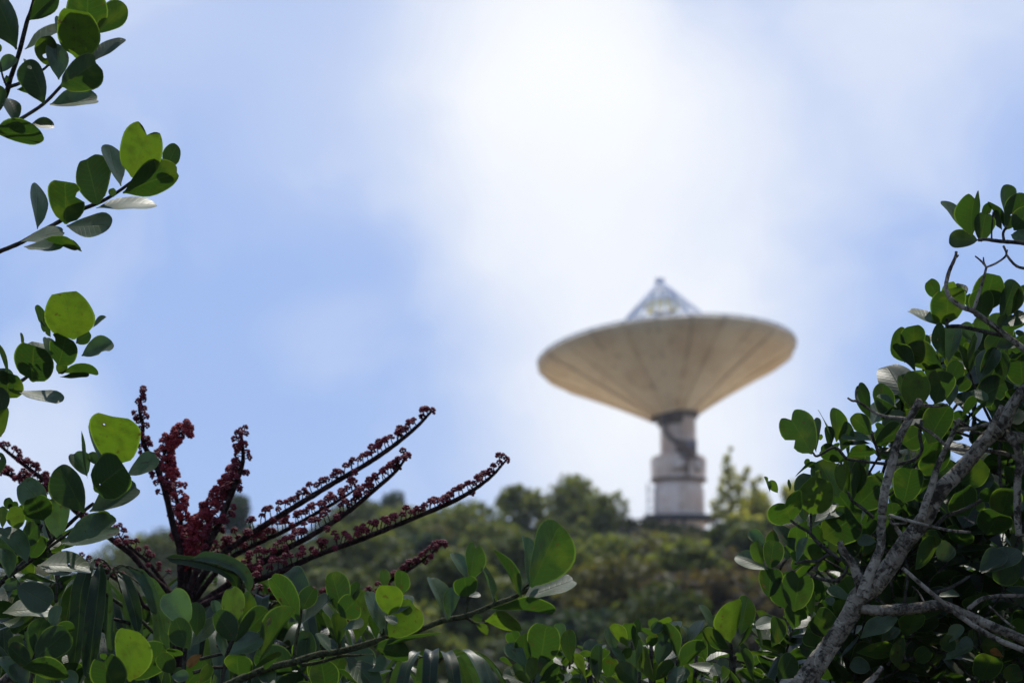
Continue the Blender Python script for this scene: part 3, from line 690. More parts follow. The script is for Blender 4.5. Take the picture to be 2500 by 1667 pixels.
# trees of the wooded slope, left to right, each with its own look
for row in [
    ('bushy_tree', 'faint pale tree at the far left skyline seen between the leaves', 'tree', 60, 1400, 200, 200, 124, 'olive'),
    ('bushy_tree', 'hazy green tree just right of the two hanging leaflets', 'tree', 420, 1330, 170, 190, 116, 'green'),
    ('bushy_tree', 'dull green tree seen through the fan of flower stalks', 'tree', 500, 1300, 130, 190, 124, 'green'),
    ('bushy_tree', 'rounded tree behind the crossing of the middle flower spikes', 'tree', 660, 1320, 170, 200, 112, 'green'),
    ('bushy_tree', 'small green tree under the middle of the lowest long spike', 'tree', 890, 1265, 120, 160, 120, 'green'),
    ('bushy_tree', 'sunlit olive tree right of the small dark skyline tree', 'tree', 1020, 1275, 130, 150, 116, 'light'),
    ('bushy_tree', 'dark tree under the thin see-through tree', 'tree', 1225, 1345, 140, 170, 98, 'green'),
    ('bushy_tree', 'dark tree below the tallest skyline tree', 'tree', 1400, 1320, 140, 190, 100, 'green'),
    ('bushy_tree', 'low olive tree behind the topmost long branch leaves', 'tree', 1180, 1380, 190, 220, 86, 'olive'),
    ('bushy_tree', 'shaded tree above the small paired leaves of the long branch', 'tree', 960, 1380, 200, 240, 84, 'green'),
    ('bushy_tree', 'shaded tree behind the red spike tip near the long branch', 'tree', 840, 1420, 190, 220, 76, 'green'),
    ('bushy_tree', 'dark tree hanging over the arching leaflets at bottom centre', 'tree', 1010, 1500, 240, 260, 62, 'blue'),
    ('bushy_tree', 'green tree right of the largest upright leaf', 'tree', 1300, 1440, 210, 260, 70, 'green'),
    ('bushy_tree', 'sunlit dome-shaped tree at the middle of the slope', 'tree', 1500, 1400, 190, 250, 76, 'light'),
    ('bushy_tree', 'very dark tree in the hollow above the low shrub', 'tree', 1400, 1520, 220, 240, 56, 'blue'),
    ('bushy_tree', 'dark tree beside the low shrub at the foot of the brushy slope', 'tree', 1620, 1500, 230, 260, 58, 'blue'),
    ('bushy_tree', 'brownish dark tree left of the lowest right-hand leaves', 'tree', 1760, 1480, 220, 260, 60, 'brown'),
    ('bushy_tree', 'dark tree seen between the low shrub and the grey trunk', 'tree', 1880, 1500, 230, 280, 58, 'green'),
    ('bushy_tree', 'green tree behind the lowest fork of the grey trunk', 'tree', 2080, 1330, 230, 280, 74, 'green'),
    ('bushy_tree', 'dark tree behind the bent side limb at lower right', 'tree', 2320, 1250, 260, 320, 76, 'green'),
    ('bushy_tree', 'dark tree in the lower left corner behind the drooping leaflets', 'tree', 330, 1480, 260, 260, 66, 'blue'),
    ('bushy_tree', 'dark tree behind the upright leaf cluster at lower left', 'tree', 720, 1500, 260, 260, 62, 'blue')]:
    nm, lb, ct, x_, y_, w_, h_, d_, kd = row
    bgtree(nm, lb, ct, x_, y_ - 30, w_ * 1.35, h_ * 1.2, d_, kd, 2.0, True, 16)
# single bushes of the brush under the dish
WHERE = ['on the crest left of the deck', 'on the crest straight under the deck', 'on the crest right of the pedestal', 'on the crest right of the sapling',
 'in the upper brush left of the pedestal', 'in the upper brush under the pedestal', 'in the upper brush under the sapling', 'in the upper brush beside the notched leaves',
 'halfway down under the deck end', 'halfway down under the sapling', 'halfway down beside the yellow leaf', 'low on the slope left of the single tall leaf whorl',
 'low on the slope above the tall leaf whorl', 'low on the slope beside the glossy white leaf', 'at the slope foot above the low shrub', 'at the slope foot behind the tall leaf whorl',
 'on the crest beside the tall round-topped tree', 'below the thin see-through tree', 'behind the tip leaves of the long branch', 'under the tip of the long branch',
 'on the skyline below the lowest spike tip', 'under the small red spike', 'below the small paired leaves', 'behind the middle of the long branch', 'in the dark hollow at bottom centre',
 'behind the upper notched leaves on the right', 'behind the cut limb of the right tree', 'behind the forked grey trunk', 'behind the slanting twig at far right']
HUE = {'olive': 'olive', 'brown': 'brownish', 'green': 'green', 'yellow': 'yellowish'}
for i, (bx, by, bwid, bh, bd_, kd) in enumerate([(1490, 1304, 100, 80, 112, 'olive'), (1590, 1312, 120, 80, 110, 'olive'), (1695, 1312, 120, 80, 110, 'olive'), (1850, 1278, 110, 80, 108, 'yellow'),
        (1550, 1335, 160, 110, 98, 'brown'), (1680, 1330, 170, 120, 96, 'olive'), (1790, 1325, 160, 110, 98, 'brown'), (1890, 1315, 150, 120, 96, 'olive'),
        (1600, 1395, 180, 130, 86, 'brown'), (1740, 1385, 190, 140, 84, 'olive'), (1860, 1385, 180, 140, 84, 'brown'), (1590, 1455, 190, 160, 74, 'brown'),
        (1720, 1450, 200, 160, 72, 'brown'), (1850, 1450, 200, 160, 70, 'olive'), (1650, 1545, 240, 180, 60, 'brown'), (1800, 1545, 240, 180, 58, 'green'),
        (1310, 1325, 110, 90, 104, 'olive'), (1230, 1330, 120, 110, 104, 'olive'), (1290, 1390, 170, 140, 90, 'green'), (1250, 1480, 190, 150, 72, 'green'),
        (1070, 1300, 100, 80, 108, 'olive'), (880, 1370, 150, 130, 88, 'brown'), (980, 1450, 180, 150, 74, 'green'), (760, 1430, 180, 150, 78, 'olive'), (1240, 1570, 240, 200, 54, 'green'),
        (2000, 1290, 150, 120, 100, 'olive'), (2130, 1270, 160, 140, 100, 'green'), (2000, 1420, 220, 180, 72, 'green'), (2420, 1280, 220, 200, 84, 'green')]):
    bgtree('bush', 'blurred %s bush %s' % (HUE[kd], WHERE[i]), 'bush', bx, by - 14, bwid * 1.2, bh * 1.15, bd_, kd, 1.6, True, 9, 'bushes on the hillside')
# the many bushes that run together lower down
rb_ = np.random.default_rng(5)
for i in range(52):
    d_ = float(rb_.uniform(50, 104)); x_ = float(rb_.uniform(560, 2120)); gy_ = 833.5 + FPX * math.tan(PITCH - math.atan((float(height((x_ - 1250) / FPX * d_, d_)) - CAMZ) / d_))
    w_ = float(rb_.uniform(1.9, 3.4)) * FPX / d_; h_ = w_ * float(rb_.uniform(.65, .95))
    kd = rb_.choice(['green', 'light', 'blue', 'green'] if x_ < 1440 else ['olive', 'brown', 'olive', 'brown', 'light', 'green'])
    bgtree('bush', 'one of the blurred bushes that run together on the lower slope', 'bush', x_, gy_ - h_ * .85, w_, h_, d_, str(kd), 1.2, False, 8, 'bushes running together on the lower slope')
# ground cover of the slope: nobody could count it
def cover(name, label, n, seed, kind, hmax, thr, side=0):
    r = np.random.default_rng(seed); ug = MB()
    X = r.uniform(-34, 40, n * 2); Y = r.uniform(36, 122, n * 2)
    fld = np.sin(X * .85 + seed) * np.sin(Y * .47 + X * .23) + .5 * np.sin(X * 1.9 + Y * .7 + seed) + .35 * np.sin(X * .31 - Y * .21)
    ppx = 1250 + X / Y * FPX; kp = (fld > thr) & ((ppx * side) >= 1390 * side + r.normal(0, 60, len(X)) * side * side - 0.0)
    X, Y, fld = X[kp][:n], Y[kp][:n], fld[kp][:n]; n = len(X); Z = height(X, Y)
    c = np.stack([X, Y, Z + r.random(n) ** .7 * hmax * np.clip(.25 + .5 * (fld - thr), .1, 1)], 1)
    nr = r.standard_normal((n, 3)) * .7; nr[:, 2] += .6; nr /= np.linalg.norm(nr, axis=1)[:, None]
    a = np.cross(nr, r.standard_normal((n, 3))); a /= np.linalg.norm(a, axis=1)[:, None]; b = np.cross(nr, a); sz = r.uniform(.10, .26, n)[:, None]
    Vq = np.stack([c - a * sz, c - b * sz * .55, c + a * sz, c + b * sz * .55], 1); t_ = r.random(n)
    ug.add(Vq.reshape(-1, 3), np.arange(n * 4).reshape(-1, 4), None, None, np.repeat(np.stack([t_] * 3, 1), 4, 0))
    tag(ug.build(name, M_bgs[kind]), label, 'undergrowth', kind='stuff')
cover('undergrowth', 'brownish undergrowth in patches on the slope below the dish', 60000, 3, 'brown', .5, .5, 1)
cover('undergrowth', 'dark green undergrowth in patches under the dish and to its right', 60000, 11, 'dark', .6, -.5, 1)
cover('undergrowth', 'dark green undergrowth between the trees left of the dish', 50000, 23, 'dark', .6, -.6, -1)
# a few stray seedheads poking above the crest near the tower
sh = thing('weed', tuple(P(1515, 1300, 112)), 'wispy tall weed on the crest left of the dish tower', 'weed')
mb = MB(); lf = MB()
for (x0, y0) in ((1512, 1205), (1530, 1225), (1518, 1245), (1500, 1262)):
    p0 = P(1515, 1300, 112); p1 = P(x0, y0, 112); tube(mb, [p0, (p0 + p1) / 2 + [.1, 0, 0], p1], [.02, .015, .01], 5, 4)
    for q in (1.0, .8, .6): scatter_leaves(lf, p0 * (1 - q) + p1 * q, np.array([.2, .2, .2]), 14, .07)
mb.build('stem', M_bgbark, sh); lf.build('leaves', M_bgs['green'], sh)

# ------------------------------------------------------------------ left tree (four branches reach in from the left edge)
G0 = P(-330, 1400, 4.9)
left = thing('evergreen_tree', (G0[0], G0[1], 0), 'evergreen tree whose round-leaved branches reach in along the left edge', 'tree')
mb = MB(); tube(mb, [(G0[0], G0[1], -.1), (G0[0] + .04, G0[1], 1.0), P(-320, 1300, 4.95), P(-280, 900, 4.95), P(-250, 500, 4.9), P(-180, 150, 4.9), P(-120, -300, 4.9)], [.055, .05, .045, .038, .03, .024, .012], 12, 6, .06, .05)
mb.build('trunk', M_bark, left)
wood(left, 'branch', 1, [(-520, 900), (-200, 720), (-40, 640), (30, 540), (60, 440), (110, 290), (150, 130), (175, 60), (205, -60)], [36, 34, 28, 24, 18], 4.62, M_twig, 9, [.28, .05, 0])
wood(left, 'branch', 1, [(50, 490), (110, 470), (170, 430), (250, 388), (300, 330)], [22, 16, 12], 4.64, M_twig)
wood(left, 'branch', 1, [(-60, 790), (20, 730), (100, 680), (240, 590), (340, 490), (420, 400)], [24, 20, 16], 4.62, M_twig)
wood(left, 'branch', 1, [(0, 350), (15, 430), (40, 490)], [8, 14], 4.6, M_twig)
wood(left, 'branch', 1, [(-560, 1700), (-250, 1510), (-60, 1440), (0, 1415), (110, 1370), (200, 1320), (330, 1250), (460, 1180), (560, 1140), (650, 1090), (760, 1010)], [34, 26, 24, 22, 16], 4.78, M_twig, 9, [.15, 0])
wood(left, 'branch', 2, [(-900, 1100), (-400, 960), (-60, 880), (40, 820), (100, 780), (190, 730), (300, 620), (400, 520), (480, 430)], [44, 34, 28, 22, 16], 4.88, M_twig, 9, [.1, 0])
wood(left, 'branch', 3, [(-900, 1150), (-400, 1020), (-60, 880), (0, 830), (150, 700), (350, 540), (480, 420), (600, 310), (690, 240)], [60, 46, 42, 34, 28, 24], 4.74, M_twig, 10, [.2, 0])
wood(left, 'branch', 3, [(140, 730), (260, 640), (450, 500), (640, 370), (740, 330)], [26, 20, 14], 4.72, M_twig)
wood(left, 'branch', 3, [(385, 520), (350, 430), (325, 320), (330, 240)], [24, 18, 14], 4.70, M_twig)
wood(left, 'branch', 3, [(85, 760), (105, 670), (120, 560), (130, 420)], [22, 14], 4.74, M_twig)
LV = Leaves(4.65, 190)
LV.add(1, [(95, 280, 5, -20, 150, 't', 2), (160, 115, 320, -40, 95, 'd', 3), (140, 280, 390, 100, 115, 'g', 1), (345, 235, 320, 95, 50, 'g', 2), (480, 200, 525, -60, 215, 't', 1),
    (545, 190, 690, 30, 115, 'd', 0), (430, 330, 465, 90, 228, 'y', 3), (500, 360, 655, 185, 115, 'dg', 1), (275, 375, 255, 215, 110, 't', 1), (330, 450, 300, 248, 92, 'g', 2),
    (340, 485, 560, 365, 190, 'd', 5), (250, 590, 195, 355, 118, 'd', 4), (280, 590, 535, 560, 122, 'g', 2), (170, 420, 150, 328, 30, 'g', 2), (95, 505, 205, 490, 48, 'd', 2),
    (-10, 410, 82, 330, 80, 'g', 1), (85, 690, 50, 545, 80, 'gd', 2), (-40, 745, 245, 755, 122, 'd', 4), (175, 700, 297, 690, 70, 'gd', 2), (10, 610, -35, 490, 80, 't', 2), (-20, 300, -10, 250, 60, 't', 2), (20, 470, 45, 430, 30, 't', 2)])
LV.add(1, [(745, 1000, 850, 755, 238, 'yn', 3), (925, 955, 995, 820, 85, 'd', 1), (690, 1085, 980, 960, 150, 'd', 5), (680, 1050, 590, 828, 66, 'g', 3), (555, 1155, 465, 890, 200, 'd', 4),
    (370, 1262, 400, 1028, 200, 'db', 5), (540, 1170, 850, 1110, 100, 'g', 1), (375, 1272, 628, 1275, 132, 'g', 2), (210, 1290, 200, 1040, 56, 'g', 3), (120, 1358, 345, 1312, 90, 'g', 1),
    (135, 1390, 365, 1402, 82, 'g', 3), (250, 1345, 430, 1402, 52, 'd', 4), (350, 1345, 468, 1396, 38, 't', 3), (360, 1100, 330, 1025, 40, 'g', 1), (640, 1110, 625, 1062, 40, 'g', 2)], 4.8)
LV.add(2, [(545, 450, 530, 158, 310, 'y', 5), (560, 475, 665, 400, 95, 'd', 1), (332, 360, 265, 205, 80, 'd', 2), (372, 430, 305, 310, 75, 'd', 2), (385, 390, 355, 245, 60, 't', 2), (685, 360, 772, 278, 48, 'g', 2),
    (430, 640, 530, 418, 215, 'db', 5), (600, 570, 812, 480, 132, 'gb', 2), (430, 695, 692, 658, 58, 'd', 2), (440, 725, 637, 712, 46, 'd', 3), (235, 760, 300, 508, 275, 'd', 6), (200, 640, 250, 458, 185, 'g', 1),
    (368, 578, 350, 430, 76, 'g', 6), (175, 570, 138, 410, 42, 'd', 2), (152, 660, 152, 545, 36, 'g', 1), (430, 700, 475, 620, 80, 'd', 2), (110, 820, 445, 922, 66, 'g', 5), (72, 785, 0, 490, 50, 'd', 5),
    (50, 880, 110, 690, 200, 'd', 2), (40, 830, 20, 660, 120, 'g', 1), (-20, 790, 30, 955, 130, 'd', 5), (5, 1165, -10, 940, 145, 'y', 3), (-20, 1450, 5, 1290, 70, 't', 3)], 4.88)
LV.add(2, [(850, 1372, 905, 972, 355, 'y', 5), (730, 1330, 700, 1075, 100, 'g', 3), (642, 1470, 545, 1152, 80, 'd', 6), (640, 1450, 535, 1290, 120, 'g', 3), (720, 1370, 655, 1288, 70, 'g', 2),
    (935, 1450, 1145, 1325, 132, 'g', 3), (690, 1560, 950, 1375, 300, 'd', 8)], 4.74)
LV.add(3, [(625, 305, 480, -20, 195, 'd', 9), (665, 300, 998, 140, 190, 'gd', 5), (640, 390, 812, 350, 110, 'd', 3), (455, 535, 858, 450, 200, 'gn', 6), (420, 492, 440, 218, 195, 'g', 4), (330, 270, 160, 100, 190, 'g', 6),
    (320, 362, 285, 188, 190, 'd', 7), (388, 205, 465, 55, 92, 'gd', 6), (232, 372, 190, 240, 110, 't', 2), (135, 430, 115, 270, 122, 'y', 5), (75, 285, 60, 198, 60, 'd', 3), (120, 280, 100, 226, 70, 'd', 2),
    (152, 560, 292, 400, 142, 't', 3), (228, 640, 305, 490, 132, 'd', 3), (203, 680, 55, 400, 112, 'g', 7), (65, 790, 15, 580, 92, 'g', 5), (275, 700, 640, 682, 125, 'g', 7), (300, 712, 525, 745, 50, 'g', 5),
    (140, 785, 408, 832, 55, 'd', 6), (148, 850, 30, 838, 85, 'gd', 7), (125, 850, 365, 960, 190, 'gd', 8), (20, 1050, 362, 985, 130, 'g', 5), (20, 420, 0, 270, 90, 'd', 3), (60, 560, 60, 430, 80, 'd', 1), (20, 1120, 180, 1130, 60, 'g', 4)], 4.74)
LV.build(left, M_leaf)
fm, ft_ = MB(), MB()
fill([(-700, -300), (-220, -300), (-220, 1200), (-150, 1500), (-700, 1500)], 60, 4.6, 5.4, fm, ft_, (.075, .10), .35)
fill([(-40, 1240), (90, 1250), (200, 1330), (60, 1420), (-40, 1440)], 5, 4.85, 5.1, fm, ft_, (.06, .08), .35)
fill([(0, -350), (160, -350), (160, -200), (0, -200)], 6, 4.7, 5.2, fm, ft_, (.08, .10), .35)
fm.build('foliage', M_leaf, left, extra=(ft_, M_twig))

# ------------------------------------------------------------------ lower left shrub with the long branch
G1 = P(300, 1667, 4.5)
shrub = thing('evergreen_shrub', (G1[0], G1[1], 0), 'round-leaved shrub at lower left sending one long leafy branch toward the dish', 'shrub')
mb = MB(); tube(mb, [(G1[0], G1[1], -.1), (G1[0] + .05, G1[1], .6), (G1[0] - .02, G1[1] + .05, 1.2), P(280, 1760, 4.6)], [.045, .04, .03, .022], 10, 5, .06, .05)
tube(mb, [(G1[0] - .02, G1[1] + .05, 1.2), P(-100, 1850, 4.7), P(40, 1640, 4.6)], [.03, .02, .012], 8, 5, .06, .05)
tube(mb, [(G1[0] + .05, G1[1], .6), P(380, 1900, 4.6), P(440, 1720, 4.6)], [.03, .02, .012], 8, 5, .06, .05)
mb.build('trunk', M_bark, shrub)
wood(shrub, 'branch', 5, [(-800, 1700), (-400, 1450), (-60, 1275), (0, 1250), (150, 1190), (320, 1150), (480, 1100), (620, 1080), (780, 1040), (900, 1000), (1060, 965), (1200, 920), (1330, 870), (1480, 840), (1600, 795), (1700, 750), (1800, 715), (1930, 650)],
     [60, 50, 46, 42, 40, 36, 30, 26], 4.62, M_green_twig, 10, [-.02, 0])
for pts, w in (([(380, 1170), (500, 1150), (640, 1110), (720, 1105), (860, 1100)], [26, 22, 14]), ([(325, 1150), (340, 1000), (370, 850), (380, 640)], [28, 22, 16]),
               ([(630, 1080), (640, 960), (655, 830)], [26, 22]), ([(905, 1000), (940, 920), (970, 830)], [26, 18]), ([(1480, 840), (1495, 760), (1500, 700)], [22, 16]),
               ([(1330, 870), (1322, 850)], [24, 18]), ([(1490, 850), (1560, 890), (1650, 880)], [20, 14]), ([(1850, 690), (1880, 650), (1915, 620)], [18, 14]), ([(1690, 760), (1680, 735), (1690, 715)], [26, 16])):
    wood(shrub, 'side_shoot', 5, pts, w, 4.62, M_green_twig)
for pts, w in (([(225, 1700), (240, 1400), (275, 1300)], [26, 18]), ([(1345, 1700), (1370, 1350), (1395, 1210)], [40, 24]), ([(1610, 1700), (1690, 1330), (1740, 1230)], [30, 22]), ([(950, 1700), (965, 1560), (975, 1530)], [26, 18]), ([(1240, 1420), (1300, 1560), (1330, 1700)], [18, 24]),
               ([(1480, 1390), (1600, 1360), (1700, 1340)], [26, 20]), ([(1430, 1490), (1560, 1455), (1700, 1450)], [30, 24])):
    wood(shrub, 'side_shoot', 3, pts, w, 4.55, M_twig)
LV = Leaves(4.5, 200)
LV.add(3, [(265, 1385, 470, 1200, 215, 'd', 3), (250, 1340, 290, 1112, 135, 't', 2), (232, 1390, 190, 1190, 112, 't', 2), (232, 1440, 60, 1310, 150, 'd', 3), (170, 1450, 490, 1500, 180, 'd', 4), (120, 1570, 30, 1370, 90, 'g', 2),
    (200, 1600, 90, 1440, 110, 'gd', 3), (378, 1180, 425, 1005, 100, 'gd', 1), (375, 1180, 535, 1155, 90, 'd', 1), (960, 1555, 990, 1172, 272, 'y', 7), (950, 1530, 1210, 1330, 230, 't', 3), (850, 1640, 790, 1372, 232, 'dn', 9),
    (770, 1395, 770, 1345, 50, 't', 2), (1288, 1490, 1200, 1355, 125, 'd', 5), (1300, 1370, 1300, 1288, 110, 't', 2), (1385, 1145, 1255, 905, 205, 'g', 5), (1450, 1222, 1475, 988, 122, 't', 3), (1405, 1312, 1310, 1098, 145, 'd', 7),
    (1418, 1292, 1592, 1095, 122, 'gd', 3), (1340, 1210, 1265, 1185, 50, 'd', 2), (1495, 1355, 1385, 1425, 66, 'o', 6), (1268, 1515, 1392, 1522, 76, 'g', 6), (1740, 1205, 1690, 882, 182, 'y', 5), (1782, 1140, 1850, 902, 132, 't', 3),
    (1605, 1065, 1580, 962, 62, 'g', 2), (1742, 1248, 1600, 1062, 172, 'd', 6), (1742, 1262, 1972, 1058, 165, 'd', 6), (1695, 1355, 1932, 1258, 130, 'g', 7), (1920, 1402, 2112, 1028, 122, 't', 5), (1765, 1505, 1775, 1345, 190, 'd', 2),
    (1850, 1475, 2072, 1380, 60, 'd', 3), (1662, 1370, 1600, 1215, 40, 'g', 6), (560, 1600, 480, 1490, 90, 'g', 3), (1480, 1568, 1560, 1450, 80, 'd', 1), (60, 1300, 150, 1250, 90, 'y', 0), (1240, 1290, 1200, 1200, 70, 'd', 0)])
LV.add(5, [(362, 880, 205, 580, 172, 't', 6), (405, 700, 240, 555, 200, 'gd', 2), (380, 795, 452, 655, 112, 'd', 4), (385, 885, 572, 708, 80, 'gd', 4), (655, 842, 605, 568, 162, 'd', 5), (640, 838, 755, 715, 165, 'd', 7),
    (722, 745, 740, 618, 66, 'd', 2), (605, 765, 570, 690, 60, 'g', 3), (748, 1012, 795, 690, 150, 'y', 2), (628, 1030, 600, 835, 112, 'd', 2), (658, 932, 786, 882, 56, 'g', 5), (970, 832, 970, 622, 172, 'y', 7),
    (945, 650, 920, 532, 72, 't', 3), (1050, 690, 1060, 532, 106, 't', 3), (922, 955, 858, 678, 92, 'g', 6), (985, 832, 1105, 700, 92, 'g', 3), (965, 978, 1150, 765, 205, 'y', 2), (882, 992, 850, 845, 82, 'd', 2),
    (970, 990, 960, 850, 80, 'g', 1), (935, 840, 1022, 872, 46, 'g', 5), (948, 1030, 1302, 980, 58, 'dp', 7), (865, 1045, 1088, 1100, 150, 'd', 4), (735, 1120, 935, 1172, 100, 'gb', 4), (675, 1120, 902, 1292, 130, 'gd', 6),
    (570, 1082, 490, 958, 56, 'g', 6), (620, 1042, 528, 828, 42, 'd', 2), (1360, 868, 1292, 578, 105, 'g', 5), (1375, 862, 1385, 648, 100, 'g', 6), (1500, 706, 1480, 568, 152, 'd', 6), (1525, 600, 1535, 352, 130, 'tn', 3),
    (1485, 580, 1418, 412, 80, 'g', 2), (1508, 706, 1582, 686, 38, 'g', 2), (1672, 745, 1610, 500, 40, 'gp', 5), (1862, 722, 1745, 402, 105, 'dp', 5), (1925, 645, 2120, 235, 262, 't', 6), (1915, 640, 1895, 312, 115, 'g', 2),
    (1880, 716, 2215, 605, 135, 'g', 3), (1655, 792, 2062, 790, 106, 'd', 7), (1615, 872, 1855, 880, 132, 'y', 5), (1560, 898, 1640, 942, 60, 'y', 3), (1530, 850, 1590, 860, 50, 'd', 3), (1690, 740, 1700, 700, 25, 'y', 5),
    (220, 1120, 120, 1170, 60, 'd', 3), (160, 1292, 120, 1180, 110, 'gd', 2)], 4.62)
LV.build(shrub, M_leaf)
fm, ft_ = MB(), MB()
fill([(-60, 1420), (130, 1440), (150, 1640), (520, 1660), (700, 1620), (900, 1650), (1000, 1720), (-60, 1760)], 22, 4.7, 5.2, fm, ft_, (.06, .085), .15)
fill([(-100, 1720), (1300, 1720), (1300, 2300), (-200, 2300)], 60, 4.5, 5.3, fm, ft_, (.06, .09), .3)
fm.build('foliage', M_leaf, shrub, extra=(ft_, M_twig))

# ------------------------------------------------------------------ umbrella trees (red flower spikes, drooping leaflets)
ICO_V = []; phi = (1 + 5 ** .5) / 2
for a, b in ((1, phi), (-1, phi), (1, -phi), (-1, -phi)): ICO_V += [(0, a, b), (a, b, 0), (b, 0, a)]
ICO_V = np.array(ICO_V, float); ICO_V /= np.linalg.norm(ICO_V[0])
def _hull(V):
    F = []; n = len(V)
    for i in range(n):
        for j in range(i + 1, n):
            for k in range(j + 1, n):
                nn = np.cross(V[j] - V[i], V[k] - V[i]); d = (V - V[i]) @ nn
                if (d < 1e-6).all(): F.append((i, j, k))
                elif (d > -1e-6).all(): F.append((i, k, j))
    return np.array(F)
ICO_F = _hull(ICO_V)
def umbel(mb, c, axis, size, tone):
    """a knot of small round buds at the end of a stalk"""
    axis = norm(axis); u = norm(np.cross(axis, [.2, .9, .3])); v = np.cross(axis, u); a0 = rng.random() * 6
    dirs = [axis]; nb = int(rng.integers(6, 8))
    for i in range(nb):
        a = a0 + i / nb * 6.283; el = rng.uniform(-.15, .35)
        dirs.append((u * math.cos(a) + v * math.sin(a)) * math.cos(el) + axis * math.sin(el))
    for i in range(4):
        a = a0 + .5 + i / 4 * 6.283; dirs.append(norm((u * math.cos(a) + v * math.sin(a)) * .55 + axis * .8))
    D = np.array(dirs); r = size * .34 * rng.uniform(.85, 1.15, len(D))
    cen = c + D * size * .72
    V = cen[:, None, :] + ICO_V[None] * r[:, None, None] * np.array([1, 1, 1])
    F = (ICO_F[None] + (np.arange(len(D)) * 12)[:, None, None]).reshape(-1, 3)
    tn = np.repeat(np.clip(tone + rng.uniform(-.2, .2, len(D)), 0, 1), 12)
    mb.add(V.reshape(-1, 3), None, F, None, np.stack([tn] * 3, 1))
def spike(parent, crop, pts, widths, depth, start, step, sides, size=8.2, stalk=(10, 26), tone=.45, dd=None, group=None, dense_lo=1.0):
    """flower spike: stalk through crop points; umbels from fraction start on; sides = spread weights (towards up)"""
    k = CROPS[crop][2]; n = len(pts); w = np.interp(np.linspace(0, 1, n), np.linspace(0, 1, len(widths)), widths)
    P3 = []
    for i, (x, y) in enumerate(pts):
        X, Y = tr(crop, x, y); P3.append(P(X, Y, depth + (np.interp(i / (n - 1), np.linspace(0, 1, len(dd)), dd) if dd is not None else 0)))
    m = depth / FPX; st = MB(); tube(st, P3, w * k * .41 * m, 9, 6, .05, .16)
    c = catmull(P3, 14); L = np.concatenate([[0], np.cumsum(np.linalg.norm(np.diff(c, axis=0), axis=1))]); tot = L[-1]
    bd = MB(); s = start * tot
    while s <= tot:
        f = s / tot; p = np.array([np.interp(s, L, c[:, q]) for q in range(3)])
        q2 = np.array([np.interp(min(s + .01, tot), L, c[:, q]) for q in range(3)]); q1 = np.array([np.interp(max(s - .01, 0), L, c[:, q]) for q in range(3)])
        t = norm(q2 - q1); wr = np.interp(f, np.linspace(0, 1, len(widths)), widths) * k * .5 * m
        for _ in range(rng.integers(1, 3) if rng.random() < .75 else 1):
            base = norm(np.cross(np.cross(t, sides[0]), t))
            ang = rng.normal(0, sides[1])
            oth = np.cross(t, base); rad = base * math.cos(ang) + oth * math.sin(ang)
            sl = (rng.uniform(*stalk) + 3) * m * (1.0 - .3 * f)
            d = norm(rad + t * rng.uniform(.1, .9)); p1 = p + rad * wr * .8; e = p1 + d * sl
            mid = (p1 + e) / 2 + rad * sl * .12
            tube(st, [p1, mid, e], [1.5 * m, 1.3 * m, 1.6 * m], 5, 2)
            umbel(bd, e, norm(d + [0, 0, .25]), size * m * rng.uniform(.85, 1.15), tone + rng.uniform(-.12, .12))
        s += step * 1.35 * m * rng.uniform(.6, 1.4)
    umbel(bd, c[-1], t, size * m * 1.1, tone)
    sp = st.build('flower_spike', M_spike, parent); bd.build('flower_buds', M_bud, sp)
    return sp
def leaflet(mb, pts3, width, nrm, tone=.4, fold=.22, wav=.03):
    """long drooping leaflet along a 3D path, channelled along its midrib"""
    c = catmull(pts3, 7); n = len(c); t, _, _ = frames(c); f = np.linspace(0, 1, n)
    prof = np.interp(f, [0, .05, .18, .4, .65, .85, .95, 1], [.05, .35, .8, 1, .97, .72, .42, .04]) * width * .5
    us = np.array([-1, -.66, -.33, 0, .33, .66, 1.0]); ph = rng.random() * 6
    S = []
    for i in range(n):
        sv = norm(np.cross(t[i], nrm)); nn = norm(np.cross(sv, t[i]))
        z = fold * width * np.abs(us) * (prof[i] / (width * .5)) + wav * width * np.sin(f[i] * 26 + ph + us * 1.2) * np.abs(us)
        S.append(c[i] + us[:, None] * prof[i] * sv + z[:, None] * -nn * -1)
    V = np.array(S); m = len(us)
    i = np.arange(n - 1)[:, None] * m; j = np.arange(m - 1)[None, :]
    F = np.stack([i + j, i + j + 1, i + m + j + 1, i + m + j], -1).reshape(-1, 4)
    uv = np.stack([np.tile((us + 1) / 2, (n, 1)), np.tile(f[:, None], (1, m))], -1)
    mb.add(V.reshape(-1, 3), F, None, uv.reshape(-1, 2), (tone, rng.random(), 0))
def compound(parent, hub, depth, items, stem=None):
    """umbrella leaf: hub photo px, items: (list of photo px points, width px, depth offsets, tone)"""
    lf = MB(); sk = MB(); m = depth / FPX; h3 = P(hub[0], hub[1], depth)
    for pts, w, do, tn in items:
        n = len(pts); dz = np.interp(np.linspace(0, 1, n), np.linspace(0, 1, len(do)), do)
        p3 = [P(x, y, depth + dz[i]) for i, (x, y) in enumerate(pts)]
        d0 = norm(p3[1] - p3[0]); out = norm(p3[-1] - h3 + np.array([0, 0, .0])); nrm = np.array([out[0] * .5, -0.9 if dz[-1] < 0.02 else .6, .35])
        leaflet(lf, p3, w * m, nrm, tn)
        tube(sk, [h3, (h3 + p3[0]) / 2 + [0, 0, .01], p3[0]], [2.3 * m, 2 * m, 2 * m], 5, 4)
    if stem: tube(sk, [h3] + [P(x, y, depth + q) for x, y, q in stem], [4 * m] + [5 * m] * len(stem), 7, 5)
    o = lf.build('compound_leaf', M_umb, parent); sk.build('leaf_stalk', M_green_twig, o)
